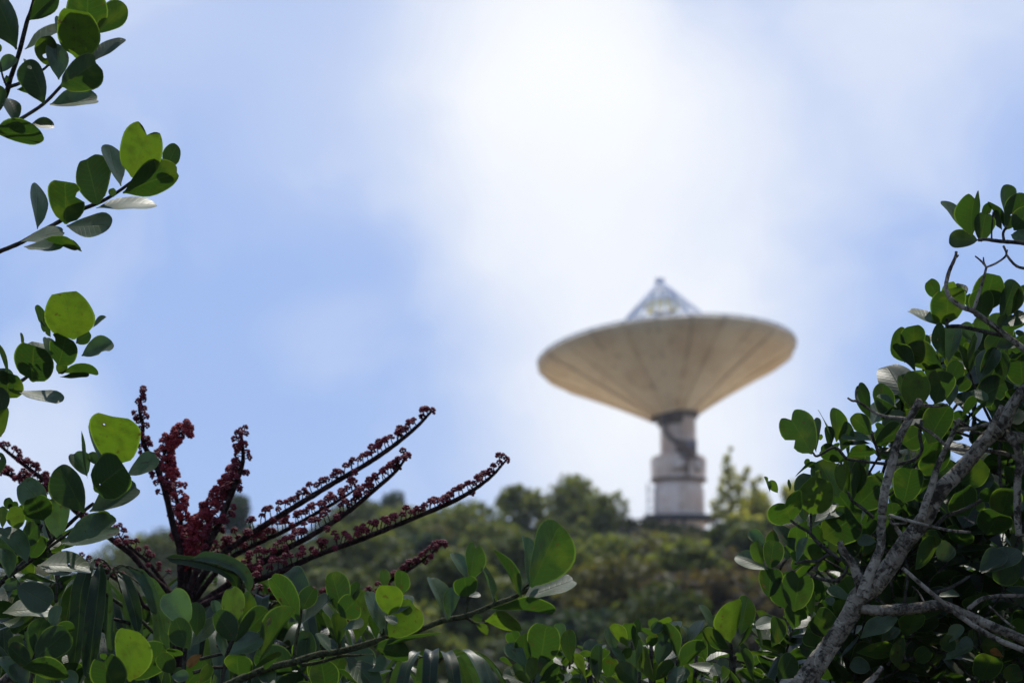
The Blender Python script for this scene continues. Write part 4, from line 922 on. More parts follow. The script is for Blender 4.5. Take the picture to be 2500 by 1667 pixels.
def auto_compound(parent, hub, depth, nleaf=12, length=230, width=42, tone=.35, stem=None, a0=0., arch=.35, droop=1.0):
    """umbrella leaf with leaflets radiating from a hub and hanging over"""
    lf = MB(); sk = MB(); m = depth / FPX; h3 = P(hub[0], hub[1], depth)
    for i in range(nleaf):
        a = a0 + i / nleaf * 6.283 + rng.uniform(-.12, .12); rad = np.array([math.cos(a), math.sin(a), 0.0])
        L = length * m * rng.uniform(.85, 1.12); s = h3 + rad * L * .22 + [0, 0, L * .08 * arch / .35]
        pts = [s, s + rad * L * .25 + [0, 0, L * .04], s + rad * L * .48 - [0, 0, L * .14 * droop], s + rad * L * .62 - [0, 0, L * .45 * droop], s + rad * L * .66 - [0, 0, L * .80 * droop]]
        leaflet(lf, pts, width * m * rng.uniform(.85, 1.1), rad * .4 + [0, 0, .9], tone + rng.uniform(-.15, .15), .20)
        tube(sk, [h3, (h3 + s) / 2 + [0, 0, .012], s], [2.3 * m, 2 * m, 1.8 * m], 5, 4)
    if stem: tube(sk, [h3] + [P(x, y, depth + q) for x, y, q in stem], [4 * m] + [5 * m] * len(stem), 7, 5)
    o = lf.build('compound_leaf', M_umb, parent); sk.build('leaf_stalk', M_green_twig, o)

UD = 6.0; GU = P(452, 1500, UD)
umb = thing('umbrella_tree', (GU[0], GU[1], 0), 'umbrella tree with a fan of long crimson flower spikes against the sky', 'tree')
mb = MB(); tube(mb, [(GU[0], GU[1], -.1), (GU[0] + .05, GU[1], .8), (GU[0], GU[1], 1.4), P(450, 1560, UD), P(455, 1475, UD)], [.06, .055, .045, .032, .022], 12, 6, .04, .06)
mb.build('trunk', M_spike, umb)
upv = np.array([0, -.3, 1.0]); lft = np.array([-1, -.4, .3]); rgt = np.array([1, -.4, .3])
spike(umb, 4, [(440, 1260), (437, 1100), (432, 960), (400, 850), (345, 620), (290, 480), (228, 370), (225, 260), (205, 170), (228, 68)], [46, 44, 40, 34, 22, 14], UD, .50, 6, (np.array([-.1, -1, .2]), 1.6), 9.2, (5, 16), .30)
spike(umb, 4, [(465, 1250), (465, 1100), (445, 900), (430, 760), (395, 600), (370, 500), (345, 420), (400, 335), (485, 295)], [34, 30, 24, 16], UD + .07, .34, 2.3, (np.array([.2, -1, .2]), 1.35), 9.4, (6, 24), .85)  # high tone paints the buds of this spike as sunlit
spike(umb, 4, [(465, 1270), (510, 1120), (575, 970), (640, 840), (700, 700), (765, 540), (785, 440), (772, 300)], [48, 44, 38, 30, 18], UD - .04, .32, 4.4, (lft * .8 + upv * .3, 1.4), 9.2, (6, 22), .30)
spike(umb, 4, [(480, 1180), (490, 1060), (500, 960), (530, 850), (590, 740), (680, 640), (745, 520)], [30, 26, 16, 10], UD + .03, .14, 1.7, (np.array([-.1, -1, .3]), 1.4), 9.4, (6, 26), .72)
spike(umb, 4, [(470, 1290), (540, 1140), (660, 995), (850, 860), (1060, 730), (1290, 590), (1480, 480), (1640, 370), (1760, 270), (1835, 190)], [46, 40, 38, 34, 28, 16], UD, .12, 9.2, (upv, .75), 10.2, (12, 30), .38)
spike(umb, 4, [(490, 1290), (560, 1180), (700, 1020), (870, 925), (1030, 850), (1200, 755), (1330, 680), (1420, 620)], [40, 34, 30, 24, 12], UD + .12, .25, 6.5, (upv, .75), 10.2, (12, 30), .55)
spike(umb, 4, [(480, 1300), (590, 1230), (800, 1090), (1000, 970), (1150, 890), (1350, 765), (1550, 600), (1640, 520), (1700, 440)], [46, 42, 36, 32, 26, 14], UD - .08, .18, 6.6, (upv, .85), 10.2, (12, 30), .38)
spike(umb, 4, [(480, 1310), (640, 1230), (800, 1155), (1000, 1080), (1200, 990), (1450, 900), (1700, 800), (1980, 680), (2150, 570), (2250, 465)], [44, 40, 36, 34, 28, 14], UD - .12, .17, 9.0, (upv, .65), 10.2, (12, 30), .38)
spike(umb, 3, [(1370, 980), (1260, 900), (1100, 760), (980, 620), (850, 520), (560, 295), (380, 110), (200, -30), (60, -140), (0, -190)], [60, 56, 50, 44, 34, 22], UD + .1, .32, 8.5, (upv + rgt * .4, 1.0), 9.2, (6, 18), .35)
spike(umb, 3, [(1360, 1000), (1250, 880), (1150, 740), (1080, 660), (960, 560), (900, 500), (860, 440)], [44, 36, 26, 12], UD + .16, .35, 11, (upv, .9), 9.2, (6, 24), .35)
spike(umb, 3, [(1340, 1010), (1090, 1010), (1000, 880), (860, 800), (700, 690), (600, 650)], [44, 36, 26, 20], UD + .2, .55, 13, (upv, .7), 9.2, (6, 20), .3)
spike(umb, 3, [(560, 300), (400, 150), (250, 90), (100, 40), (0, 5), (-120, -20)], [36, 30, 26], UD + .13, .15, 4.6, (upv, 1.1), 9.2, (6, 20), .40)
spike(umb, 4, [(700, 1240), (800, 1220), (1000, 1230), (1230, 1220), (1350, 1210)], [34, 30, 22], UD + .1, .2, 14, (upv, .9), 9, (6, 18), .35)
def c3(pts): return [tr(3, *p) for p in pts]
compound(umb, tr(3, 830, 735), UD - 1.05, [
    (c3([(700, 655), (645, 740), (600, 900), (580, 1150), (560, 1320), (545, 1500)]), 46, [0, -.06, -.08], .35),
    (c3([(745, 690), (735, 820), (715, 1000), (690, 1200), (668, 1400), (655, 1545)]), 48, [0, -.08, -.10], .38),
    (c3([(880, 745), (930, 830), (975, 960), (1005, 1080), (1020, 1200)]), 36, [0, -.05, -.06], .35),
    (c3([(955, 722), (1040, 780), (1100, 880), (1140, 1000), (1150, 1060)]), 36, [0, .0, .0], .45),
    (c3([(1040, 740), (1130, 850), (1190, 960), (1220, 1100), (1240, 1300)]), 34, [0, .05, .06], .3),
    (c3([(560, 780), (480, 820), (420, 920), (350, 1010), (300, 1100)]), 34, [0, .04, .05], .5),
    (c3([(800, 800), (800, 950), (800, 1100), (815, 1250), (820, 1380)]), 26, [.04, .04, .04], .5),
    (c3([(640, 820), (540, 900), (500, 1050), (470, 1250), (440, 1420)]), 40, [.05, .05, .05], .25),
    (c3([(900, 900), (960, 1050), (990, 1200), (1010, 1400), (1020, 1568)]), 44, [.1, .08, .08], .2),
    (c3([(1100, 900), (1160, 1050), (1180, 1200), (1190, 1400), (1200, 1560)]), 44, [.1, .08, .08], .2)],
    stem=[(250, 1440, .0), (330, 1500, .3), (430, 1600, .9)])
compound(umb, tr(3, 1780, 770), UD - .5, [
    (c3([(1235, 640), (1300, 655), (1500, 690), (1650, 735), (1740, 810), (1755, 900)]), 30, [0, 0, 0], .55),
    (c3([(1425, 650), (1520, 640), (1640, 665), (1760, 720), (1830, 800), (1845, 890)]), 34, [-.03, -.03, -.02], .3)],
    stem=[(590, 1470, .1), (520, 1560, .4)])
for hb_, dp, n_, L_, w_, tn_ in (((650, 1492), 5.95, 13, 235, 44, .3), ((560, 1440), 6.5, 12, 220, 40, .25), ((120, 1440), 6.3, 12, 230, 44, .25), ((330, 1500), 6.6, 12, 240, 44, .2), ((-60, 1480), 6.2, 12, 240, 44, .25),
                             ((800, 1560), 6.2, 12, 230, 42, .25), ((470, 1560), 5.7, 12, 240, 44, .25), ((200, 1580), 5.9, 12, 240, 44, .2)):
    auto_compound(umb, hb_, dp, n_, L_, w_, tn_, stem=[(hb_[0] + (452 - hb_[0]) * .5, hb_[1] + 120, 0), (452, hb_[1] + 330, 6.0 - dp)])
G2 = P(1000, 1700, 6.2)
umb2 = thing('umbrella_tree', (G2[0], G2[1], 0), 'lower umbrella tree at bottom centre with arching dark leaflets and one short red spike', 'tree')
mb = MB(); tube(mb, [(G2[0], G2[1], -.1), (G2[0] - .05, G2[1], .7), (G2[0], G2[1], 1.3), P(990, 1730, 6.2)], [.05, .045, .035, .022], 12, 6, .04, .06); mb.build('trunk', M_spike, umb2)
spike(umb2, 4, [(1700, 1900), (1450, 1560), (1400, 1330), (1480, 1230), (1600, 1140), (1700, 1080), (1800, 1010), (1900, 925)], [36, 30, 20, 12], 6.2, .45, 5.4, (upv, 1.2), 9, (5, 16), .32)
auto_compound(umb2, (1062, 1626), 5.75, 15, 235, 36, .35, stem=[(1030, 1720, .1), (1000, 1850, .4)], arch=.4)
auto_compound(umb2, (900, 1660), 6.2, 12, 220, 38, .3, stem=[(950, 1760, .1)])
auto_compound(umb2, (730, 1600), 6.0, 13, 230, 38, .3, stem=[(850, 1760, .1)])

# ------------------------------------------------------------------ low shrub, bottom centre
G3 = P(1560, 1900, 5.2)
low = thing('low_shrub', (G3[0], G3[1], 0), 'low shrub of small upright round leaves along the bottom edge below the dish', 'shrub')
mb = MB()
for tx_, ty_ in ((1290, 1640), (1440, 1620), (1560, 1640), (1590, 1560), (1700, 1600), (1795, 1600), (1400, 1700)):
    q = P(tx_, ty_, 5.15); tube(mb, [(G3[0], G3[1], -.05), (G3[0] + (q[0] - G3[0]) * .3, G3[1], .8), (q[0] - (q[0] - G3[0]) * .2, q[1] + .02, q[2] - .35), q], [.02, .016, .008, .004], 7, 6, .05, .05)
mb.build('stem', M_twig, low)
for pts, w in (([(1975, 900), (1970, 720), (1960, 560)], [40, 30]), ([(330, 1000), (345, 900), (345, 850)], [26, 18]), ([(640, 780), (645, 700)], [20, 14]), ([(1330, 1000), (1340, 880)], [26, 18]), ([(1520, 900), (1520, 700)], [24, 18]), ([(1150, 800), (1150, 560)], [24, 14])):
    wood(low, 'shoot', 11, pts, w, 5.15, M_twig)
LV = Leaves(5.1, 150)
LV.add(11, [(210, 600, 155, 465, 112, 't', 2), (300, 780, 130, 598, 112, 'g', 5), (285, 710, 255, 492, 150, 'd', 2), (400, 745, 440, 432, 262, 'd', 3), (560, 540, 560, 418, 95, 'gd', 2), (650, 732, 640, 473, 122, 't', 3),
    (182, 765, 68, 708, 48, 'd', 2), (690, 690, 815, 650, 62, 't', 2), (330, 892, 350, 698, 96, 'y', 6), (312, 885, 185, 760, 125, 'g', 4), (310, 895, 198, 830, 80, 'y', 6), (400, 835, 462, 678, 122, 't', 4), (388, 892, 545, 768, 102, 'd', 6),
    (425, 905, 585, 850, 90, 'd', 8), (560, 895, 645, 820, 50, 'g', 4), (772, 865, 690, 668, 72, 'y', 5), (630, 905, 722, 868, 60, 't', 5), (752, 850, 835, 800, 50, 'y', 3), (868, 905, 905, 615, 92, 'gd', 5), (845, 800, 845, 690, 60, 'd', 3),
    (1012, 642, 950, 458, 98, 'g', 3), (1122, 602, 1010, 423, 102, 'y', 5), (1130, 545, 1122, 403, 122, 't', 2), (1182, 642, 1212, 393, 82, 'd', 3), (1102, 752, 1010, 612, 62, 'g', 6), (1112, 700, 1110, 598, 82, 'd', 4), (1190, 785, 1215, 548, 44, 't', 6),
    (1282, 602, 1228, 482, 52, 'g', 5), (1140, 835, 1152, 640, 135, 'gd', 2), (960, 845, 980, 680, 132, 'd', 1), (1192, 895, 1040, 758, 155, 'd', 8), (1332, 885, 1268, 608, 112, 'y', 6), (1362, 745, 1452, 575, 112, 'gd', 4), (1340, 875, 1492, 735, 112, 't', 8),
    (1430, 905, 1605, 788, 112, 'g', 8), (1532, 695, 1440, 425, 102, 't', 5), (1402, 592, 1420, 428, 112, 'gd', 3), (1350, 500, 1305, 378, 82, 'y', 3), (1335, 412, 1475, 402, 62, 'y', 3), (1308, 472, 1395, 425, 92, 'gd', 4), (1330, 592, 1312, 498, 92, 'd', 4),
    (1525, 600, 1515, 430, 95, 'd', 2), (1612, 502, 1578, 428, 40, 'g', 3), (1600, 592, 1702, 378, 76, 'gd', 4), (1650, 572, 1712, 470, 82, 't', 3), (1522, 765, 1725, 575, 155, 'd', 8), (1618, 740, 1785, 792, 60, 'g', 5),
    (1960, 565, 1952, 212, 228, 'y', 5), (2035, 505, 2110, 198, 122, 'd', 3), (1812, 482, 1750, 252, 72, 'g', 4), (1902, 502, 1812, 358, 92, 'g', 5), (1962, 622, 1740, 508, 132, 'd', 8), (2018, 602, 2165, 458, 62, 'd', 5), (2120, 400, 2342, 402, 96, 'gd', 3),
    (2222, 622, 2150, 398, 24, 'g', 6), (2040, 640, 2342, 662, 62, 'd', 4), (2150, 875, 2068, 638, 56, 't', 7), (1862, 835, 1828, 758, 92, 'g', 5), (1890, 865, 1922, 762, 62, 't', 6), (2340, 560, 2350, 370, 130, 't', 3)])
LV.build(low, M_leafsmall)
fm, ft_ = MB(), MB()
fill([(1245, 1640), (1330, 1600), (1440, 1590), (1500, 1600), (1560, 1560), (1660, 1560), (1740, 1600), (1900, 1590), (1900, 1760), (1230, 1760)], 46, 5.15, 5.7, fm, ft_, (.045, .068), .35, wob=.35)
fill([(1200, 1760), (2100, 1760), (2100, 2200), (1200, 2200)], 60, 5.1, 5.9, fm, ft_, (.05, .07), .35)
fm.build('foliage', M_leafsmall, low, extra=(ft_, M_twig))

# ------------------------------------------------------------------ right tree: grey trunk, cut limbs, bare twigs, dense leaves
G4 = P(1850, 1900, 4.85)
right = thing('evergreen_tree', (G4[0] - .15, G4[1], 0), 'evergreen tree with a slanting grey trunk and dense dark leaves on the right', 'tree')
TD = 4.85; mm = TD / FPX
def c8(x, y): return tr(8, x, y)
def c7(x, y): return tr(7, x, y)
tp_ = [c8(620, 1500), c8(700, 1360), c8(770, 1240), c8(850, 1110), c8(970, 940), c8(1090, 760), c8(1180, 600), c8(1290, 510), c8(1400, 370), c8(1490, 230), c7(1310, 1180), c7(1400, 1010), c7(1560, 840), c7(1720, 650), c7(1820, 560)]
tw_ = [60, 58, 56, 52, 46, 44, 50, 46, 42, 40, 40, 38, 36, 35, 34]
mb = MB(); p3 = [np.array([G4[0] - .15, G4[1], -.1]), np.array([G4[0] - .14, G4[1], .8])] + [P(x, y, TD) for x, y in tp_]
tube(mb, p3, [.05, .036] + [w * .5 * mm for w in tw_], 20, 7, .05, .05); mb.build('trunk', M_bark, right)
def limb(name, crop, pts, widths, dd=0.0, mat=None, sides=10, ddep=None, rough=.08): wood(right, name, crop, pts, widths, TD + dd, mat or M_bark, sides, ddep, rough, .08)
limb('branch', 7, [(1800, 590), (1850, 520), (1885, 430), (1996, 280), (2150, 150), (2400, 40)], [95, 66, 60, 50], 0, None, 14)
limb('branch', 7, [(1870, 560), (1905, 480), (1940, 400), (2010, 330), (2200, 260)], [48, 36, 32], .05)
limb('branch', 7, [(1800, 590), (1880, 610), (1996, 622), (2200, 640)], [95, 72, 66], .02, None, 14)
limb('branch', 8, [(1190, 610), (1215, 520), (1250, 430), (1290, 340), (1325, 240), (1328, 130), (1335, 20)], [90, 72, 62, 60], -.05, None, 12)
limb('branch', 7, [(1005, 1150), (1030, 980), (1065, 850), (1125, 630), (1195, 500), (1272, 360)], [62, 62, 56, 52, 50], -.05, None, 12)
limb('branch', 7, [(1278, 1200), (1310, 1080), (1345, 990), (1400, 810), (1475, 650), (1545, 490)], [54, 50, 40, 28], -.03, None, 10)
limb('branch', 8, [(1200, 560), (1175, 500), (1120, 370), (1060, 290), (1030, 212)], [95, 72, 56, 44], -.03, None, 12)
limb('branch', 8, [(1180, 690), (1300, 705), (1400, 702), (1600, 685), (1750, 665), (1900, 720), (2100, 810), (2352, 915), (2600, 1040)], [70, 78, 72, 66, 62], -.01, None, 14)
limb('branch', 8, [(1480, 400), (1560, 470), (1640, 540), (1760, 640), (1900, 750), (2050, 850), (2200, 930), (2352, 990), (2600, 1100)], [28, 32, 38, 40], -.06)
limb('branch', 8, [(1200, 1250), (1290, 1170), (1335, 1108)], [46, 32], -.08)
limb('branch', 7, [(1730, 640), (1775, 540), (1805, 480), (1842, 400)], [54, 44, 34], -.03)
limb('branch', 7, [(1900, 620), (1950, 700), (1965, 800), (1950, 950), (1950, 1150), (1960, 1300)], [56, 54, 48], -.02)
limb('bare_twig', 7, [(1055, 1160), (1200, 1200), (1400, 1250), (1500, 1270), (1625, 1280)], [24, 22, 20], -.10, None, 8, [0.05, -.03])
limb('bare_twig', 7, [(1180, 1215), (1080, 1220), (1060, 1180)], [18, 16], -.06, None, 7)
limb('bare_twig', 7, [(1140, 1300), (1100, 1240), (1080, 1190)], [34, 18], -.04, None, 7)
limb('bare_twig', 7, [(768, 345), (800, 365), (840, 372), (930, 430), (1010, 470), (1100, 482), (1175, 490)], [14, 20, 24], -.06, None, 8)
limb('bare_twig', 7, [(845, 372), (832, 320), (842, 262)], [14, 12], -.06, None, 7)
limb('bare_twig', 7, [(1235, 525), (1290, 555), (1360, 595), (1445, 672)], [24, 22], -.04, None, 8)
limb('bare_twig', 7, [(1290, 395), (1380, 402), (1465, 393)], [24, 18], -.05, None, 8)
limb('bare_twig', 7, [(1540, 570), (1600, 562), (1660, 550), (1770, 522)], [26, 30], -.02, None, 8)
limb('bare_twig', 7, [(1540, 500), (1600, 540), (1650, 580), (1740, 600)], [18, 26], .03, M_twig, 8)
limb('bare_twig', 7, [(1440, 690), (1600, 710), (1750, 715), (1870, 735), (1965, 775)], [24, 28, 36], .04, None, 8)
limb('branch', 7, [(1370, 1250), (1450, 1170), (1560, 1130), (1700, 1058)], [32, 24], .03, M_twig, 8)
limb('branch', 7, [(760, 770), (920, 792), (1050, 805), (1150, 800), (1240, 770), (1285, 700), (1270, 600), (1285, 500)], [18, 26, 24], .06, M_twig, 8)
limb('branch', 7, [(720, 1480), (660, 1430), (560, 1350), (500, 1280), (430, 1240), (370, 1195)], [34, 30, 22, 16], .02, M_twig, 8)
limb('branch', 7, [(505, 1290), (515, 1220), (512, 1150)], [22, 16], .02, M_twig, 7)
limb('branch', 7, [(640, 1430), (560, 1480), (480, 1480), (400, 1500)], [26, 16], .05, M_twig, 7)
limb('branch', 7, [(950, 1180), (880, 1120), (800, 1060), (770, 1000)], [24, 18], .06, M_twig, 7)
limb('branch', 7, [(990, 780), (980, 720), (950, 640), (935, 590)], [26, 18], .05, M_twig, 7)
limb('branch', 7, [(760, 770), (680, 690), (560, 750), (525, 725)], [22, 14], .06, M_twig, 7)
limb('branch', 8, [(820, 460), (900, 480), (1000, 490), (1070, 430), (1080, 380)], [20, 26, 24], -.02, M_twig, 8)
limb('branch', 8, [(1700, 580), (1800, 550), (1880, 510), (1960, 460)], [26, 22], .04, M_twig, 8)
limb('bare_twig', 8, [(1550, 530), (1600, 582), (1640, 652)], [14, 12], .0, None, 7)
limb('branch', 8, [(1950, 695), (2050, 622), (2200, 600), (2380, 602)], [34, 28], .04, None, 8)
limb('bare_twig', 8, [(2100, 672), (2190, 755), (2285, 832)], [18, 16], -.05, None, 7)
limb('bare_twig', 8, [(1920, 35), (1960, 60), (1995, 80)], [14, 14], -.05, None, 7)
limb('bare_twig', 9, [(783, 505), (775, 550), (735, 640), (714, 740), (735, 815)], [18, 26, 30], .0, None, 8)
limb('branch', 9, [(735, 815), (820, 878), (900, 908), (1000, 980), (1120, 1070), (1250, 1170), (1420, 1300), (1600, 1500)], [30, 36, 40, 46], .0, None, 9)
limb('bare_twig', 9, [(785, 545), (798, 530)], [14, 10], .0, None, 6)
limb('bare_twig', 9, [(900, 895), (935, 790), (968, 680), (985, 612)], [24, 20, 16], .0, None, 8)
limb('bare_twig', 9, [(985, 612), (950, 570), (910, 537)], [15, 10], .0, None, 7)
limb('bare_twig', 9, [(982, 610), (968, 575), (966, 545)], [14, 9], .0, None, 7)
limb('bare_twig', 9, [(985, 612), (1055, 582), (1118, 530), (1100, 468)], [14, 14, 16], .0, None, 7)
limb('bare_twig', 9, [(1118, 525), (1160, 580), (1200, 610), (1260, 622), (1400, 640), (1600, 760)], [16, 20, 26], .0, None, 8)
limb('bare_twig', 9, [(1120, 520), (1128, 495)], [12, 8], .0, None, 6)
limb('branch', 9, [(930, 430), (980, 425), (1030, 432), (1100, 440), (1250, 455), (1450, 520), (1700, 700)], [22, 26, 28, 34], .03, M_twig, 8)
limb('branch', 9, [(1105, 440), (1098, 385), (1120, 340)], [20, 16], .03, M_twig, 7)
limb('bare_twig', 9, [(1030, 432), (1020, 405), (1030, 240)], [14, 9], .03, M_twig, 6)
limb('branch', 9, [(720, 1010), (720, 960)], [26, 18], .08, M_twig, 7)
limb('branch', 9, [(1100, 1070), (1000, 1050), (820, 1010), (720, 1010)], [30, 24], .10, M_twig, 7)
# limbs beyond the right edge of the view that carry the crown
for pts_, w_, dd_ in (([(2640, 864), (2780, 700), (2900, 300), (3000, -200), (3120, -800), (3200, -1200)], [24, 22, 12], [0, 1.2]), ([(2570, 1075), (2750, 1060), (2950, 900), (3150, 500), (3250, 100)], [24, 12], [0, .6]),
                      ([(2900, 300), (2860, -150), (2900, -700), (2950, -1200)], [14, 6], [.4, 1.3]), ([(2950, 900), (3050, 1100), (3200, 1350)], [14, 8], [.2, .5]), ([(3000, -200), (3200, -500), (3400, -700)], [14, 6], [.7, 1.6]), ([(2585, 1604), (2780, 1560), (3000, 1450), (3200, 1500)], [22, 10], [0, .6])):
    wood(right, 'branch', 0, pts_, w_, 4.85, M_bark, 9, dd_)
LV = Leaves(5.05, 180)
LV.add(9, [(890, 400, 850, 113, 188, 'tn', 4), (872, 392, 715, 168, 130, 'g', 3), (930, 430, 752, 425, 118, 'gd', 3), (950, 442, 965, 262, 120, 'd', 6), (965, 290, 1000, 188, 66, 'd', 2), (1132, 292, 1115, 68, 64, 't', 3), (1112, 362, 1245, 138, 155, 'd', 4),
    (1170, 365, 1260, 230, 130, 'd', 6), (1110, 345, 1040, 168, 24, 'dp', 3), (1092, 362, 1035, 242, 36, 'd', 3), (1150, 395, 1270, 430, 88, 'g', 7), (660, 812, 590, 710, 100, 't', 2), (738, 830, 722, 722, 100, 'y', 1), (800, 825, 832, 718, 92, 'gd', 2),
    (715, 1002, 690, 775, 235, 'd', 5), (702, 1012, 497, 880, 80, 'g', 7), (965, 905, 1010, 665, 195, 't', 1), (1030, 885, 1030, 738, 115, 'd', 1), (950, 972, 950, 768, 155, 't', 4), (870, 885, 860, 798, 62, 'd', 2), (1078, 972, 1172, 718, 132, 'd', 3),
    (1150, 935, 1245, 742, 62, 'd', 5), (1080, 1000, 1255, 930, 105, 'gd', 5), (1060, 1032, 1120, 945, 62, 'd', 5), (1100, 1052, 1255, 1000, 72, 'd', 4), (440, 1252, 352, 1035, 145, 't', 2), (505, 1250, 490, 1018, 165, 't', 3), (575, 1165, 592, 1072, 62, 'd', 1),
    (512, 1312, 408, 1128, 54, 't', 6), (685, 1285, 465, 1165, 160, 'd', 5), (712, 1232, 640, 1010, 108, 't', 7), (730, 1245, 790, 1015, 122, 'gd', 5), (860, 1180, 860, 1118, 62, 'd', 2), (870, 1335, 942, 1078, 92, 't', 6), (862, 1312, 808, 1140, 82, 'gd', 5),
    (905, 1105, 830, 1000, 95, 'gd', 4), (425, 1475, 350, 1252, 220, 'gd', 2), (520, 1562, 505, 1328, 184, 'y', 8), (640, 1530, 692, 1313, 162, 't', 6), (455, 1510, 425, 1340, 84, 'd', 5), (590, 1360, 650, 1293, 135, 'd', 2), (740, 1545, 765, 1400, 72, 'gd', 6),
    (205, 1625, 130, 1403, 122, 't', 3), (285, 1645, 290, 1400, 112, 'd', 2), (385, 1552, 258, 1478, 40, 'g', 6), (938, 1400, 1100, 1180, 150, 'd', 3), (930, 1380, 1050, 1165, 122, 'gd', 4), (1112, 1372, 1080, 1198, 92, 't', 5), (1230, 1405, 1180, 1185, 192, 'd', 2),
    (920, 1512, 1102, 1398, 180, 'db', 4), (868, 1442, 988, 1480, 62, 'g', 7), (1150, 1505, 1170, 1428, 92, 'd', 4), (720, 1400, 800, 1250, 110, 'd', 1), (1050, 1150, 1190, 1100, 90, 'gd', 3), (980, 1180, 1080, 1080, 110, 'd', 2), (780, 1440, 850, 1360, 90, 'd', 2),
    (1240, 1050, 1180, 1060, 40, 'g', 3), (1200, 1160, 1260, 1090, 70, 'd', 3), (660, 1440, 740, 1420, 60, 'g', 6)])
LV.add(7, [(522, 735, 370, 470, 225, 'tnb', 6), (548, 722, 528, 498, 62, 't', 3), (665, 652, 588, 433, 36, 'gp', 5), (690, 652, 692, 423, 96, 't', 3), (652, 702, 608, 558, 52, 'd', 4), (722, 722, 762, 518, 82, 'd', 4), (770, 765, 782, 548, 64, 't', 2),
    (932, 602, 820, 475, 112, 'd', 5), (942, 642, 748, 588, 60, 'g', 7), (932, 662, 748, 662, 30, 'gd', 7), (950, 665, 1150, 568, 132, 'd', 5), (968, 725, 802, 722, 92, 'db', 5), (1150, 665, 1240, 590, 150, 'd', 3), (562, 790, 392, 862, 34, 'dp', 6),
    (542, 832, 475, 785, 50, 'db', 5), (762, 785, 590, 712, 110, 'd', 4), (705, 1035, 580, 800, 195, 'gd', 2), (780, 1030, 708, 788, 124, 'y', 8), (800, 1045, 815, 778, 112, 't', 5), (802, 1065, 900, 795, 112, 't', 8), (820, 1112, 985, 930, 200, 'd', 4),
    (1005, 930, 960, 858, 72, 'db', 3), (1160, 1075, 1192, 835, 200, 'd', 3), (510, 1158, 562, 923, 214, 'y', 8), (462, 1062, 525, 895, 165, 'gd', 3), (582, 935, 565, 852, 40, 'y', 9), (382, 1210, 255, 1000, 265, 'tn', 8), (282, 1005, 228, 930, 56, 'y', 4),
    (228, 1002, 205, 898, 26, 'tb', 4), (366, 995, 370, 918, 26, 'y', 6), (475, 1205, 450, 1075, 72, 'd', 6), (540, 1205, 728, 1090, 92, 'g', 8), (600, 1320, 790, 1150, 250, 'db', 4), (530, 1245, 685, 1078, 84, 'g', 6), (968, 1345, 848, 1330, 76, 'g', 3),
    (868, 1445, 962, 1372, 72, 'd', 3), (400, 1415, 288, 1238, 102, 'gd', 5), (425, 1385, 400, 1238, 122, 't', 3), (295, 1430, 225, 1275, 105, 't', 2), (192, 1372, 88, 1288, 82, 'g', 3), (182, 1505, 130, 1348, 92, 'y', 7), (232, 1535, 240, 1353, 128, 'd', 8),
    (215, 1538, 5, 1458, 114, 'g', 7), (352, 1475, 318, 1388, 56, 'g', 6), (410, 1495, 502, 1338, 36, 'g', 8), (1560, 945, 1705, 800, 172, 'd', 1), (1600, 1165, 1520, 965, 205, 'd', 2), (1385, 885, 1330, 690, 230, 'd', 1), (1330, 665, 1450, 415, 200, 'd', 2),
    (1900, 520, 1985, 430, 130, 'gd', 3), (1835, 1182, 1862, 952, 205, 'd', 3), (1735, 1295, 1790, 1097, 222, 'd', 5), (1700, 1065, 1745, 985, 92, 'd', 2), (1985, 1135, 1960, 965, 104, 'gd', 4), (1660, 1120, 1730, 1090, 60, 'y', 1), (1240, 1542, 1385, 1340, 145, 't', 5),
    (1700, 1565, 1965, 1428, 114, 'gd', 4), (1100, 1060, 1200, 1000, 100, 't', 1), (1290, 1350, 1380, 1290, 120, 'd', 2), (1420, 1480, 1500, 1370, 120, 'gd', 2), (620, 1110, 660, 1010, 40, 'd', 7), (640, 740, 700, 660, 40, 'd', 2), (1030, 690, 1000, 560, 100, 'd', 2),
    (580, 640, 575, 600, 34, 'y', 2), (900, 560, 1110, 350, 75, 'g', 3), (1560, 480, 1650, 340, 80, 'd', 3), (1600, 530, 1730, 380, 20, 'd', 5)])
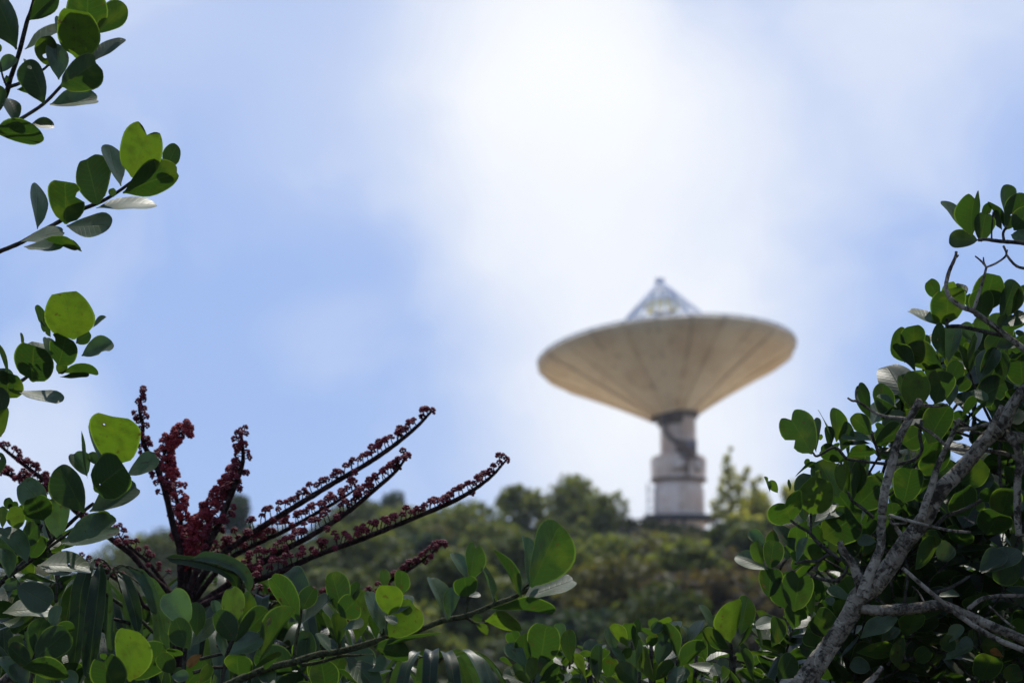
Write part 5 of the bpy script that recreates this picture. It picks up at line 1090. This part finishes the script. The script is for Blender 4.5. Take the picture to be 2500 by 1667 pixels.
LV.add(8, [(520, 612, 530, 405, 152, 'd', 5), (640, 690, 600, 425, 182, 'd', 3), (700, 712, 735, 432, 205, 'tn', 7), (832, 742, 820, 573, 78, 'd', 5), (1120, 600, 1050, 482, 132, 't', 2), (1112, 622, 952, 572, 72, 'g', 8), (975, 672, 955, 608, 62, 'g', 4),
    (1040, 705, 1010, 598, 112, 't', 3), (1005, 862, 850, 735, 192, 'd', 3), (940, 900, 780, 830, 200, 'd', 2), (1175, 905, 1428, 762, 78, 'g', 6), (1335, 925, 1448, 835, 82, 'gd', 4), (1735, 335, 1825, 238, 112, 'gd', 3), (590, 1215, 692, 1025, 132, 'd', 6),
    (412, 1195, 338, 998, 46, 't', 8), (540, 965, 605, 763, 102, 't', 4), (1145, 1005, 1408, 970, 122, 'd', 3), (1455, 1125, 1440, 905, 122, 'd', 3), (1855, 985, 1765, 900, 104, 'd', 5), (1815, 935, 1902, 818, 72, 'g', 6), (1778, 1062, 1978, 985, 50, 'g', 6),
    (1490, 1135, 1482, 1078, 72, 'y', 3), (2045, 1205, 2092, 1013, 192, 't', 6), (2300, 865, 2322, 768, 132, 't', 2), (2230, 945, 2250, 868, 62, 'y', 2), (2205, 1035, 2125, 985, 46, 'o', 4), (2030, 425, 2215, 308, 112, 'gd', 4), (2110, 400, 2360, 400, 250, 'd', 3),
    (1738, 602, 1885, 590, 46, 'g', 4), (1575, 1065, 1650, 975, 110, 'd', 3), (400, 830, 560, 780, 80, 'g', 3), (2200, 1180, 2300, 1130, 120, 'd', 3), (740, 960, 860, 1000, 120, 'd', 2), (1250, 1130, 1120, 1080, 110, 'gd', 2), (1970, 900, 1900, 960, 90, 'gd', 3)])
LV.build(right, M_leaf)
fm, ft_ = MB(), MB()
POLY = [(2540, 720), (2420, 760), (2350, 850), (2280, 920), (2210, 960), (2150, 1040), (2090, 1110), (2040, 1180), (1990, 1270), (1960, 1350), (2000, 1400), (2540, 1250)]
fill(POLY, 46, 5.15, 5.7, fm, ft_, (.07, .095), .2)
fill([(1960, 1290), (2540, 1230), (2540, 1700), (1800, 1700), (1880, 1580), (2000, 1480)], 150, 5.1, 6.2, fm, ft_, (.07, .095), .18)  # low tone darkens these leaves in place of crown shade
fill([(2800, 100), (3200, 0), (3300, 1700), (2560, 1700), (2560, 900)], 130, 4.6, 6.2, fm, ft_, (.08, .10), .2)
fill([(2820, -1300), (3600, -1300), (3600, 100), (2820, 100)], 170, 4.8, 7.2, fm, ft_, (.08, .11), .2)  # unseen upper crown, added to shade the leaves at lower right
fill([(2050, 1420), (2560, 1300), (2560, 1700), (1950, 1700)], 90, 6.2, 7.6, fm, ft_, (.08, .11), .15)
fill([(1800, 1720), (3200, 1720), (3200, 2200), (1800, 2200)], 70, 4.8, 6.0, fm, ft_, (.08, .10), .25)
fm.build('foliage', M_leaf, right, extra=(ft_, M_twig))

# ------------------------------------------------------------------ thin air haze between the leaves and the hill
hz = MB(); box(hz, (0, 700, 18), 3600, 4800, 40)
m, t = mat('air_haze'); pv = t.n('ShaderNodeVolumePrincipled'); pv.inputs['Color'].default_value = (0.80, 0.88, 1.0, 1); pv.inputs['Density'].default_value = 0.00024; pv.inputs['Anisotropy'].default_value = 0.3
o = t.n('ShaderNodeOutputMaterial'); t.l(pv.outputs[0], o.inputs['Volume'])
HZ = hz.build('haze', m, smooth=False); tag(HZ, 'thin pale air haze over the hillside', 'haze', kind='stuff')
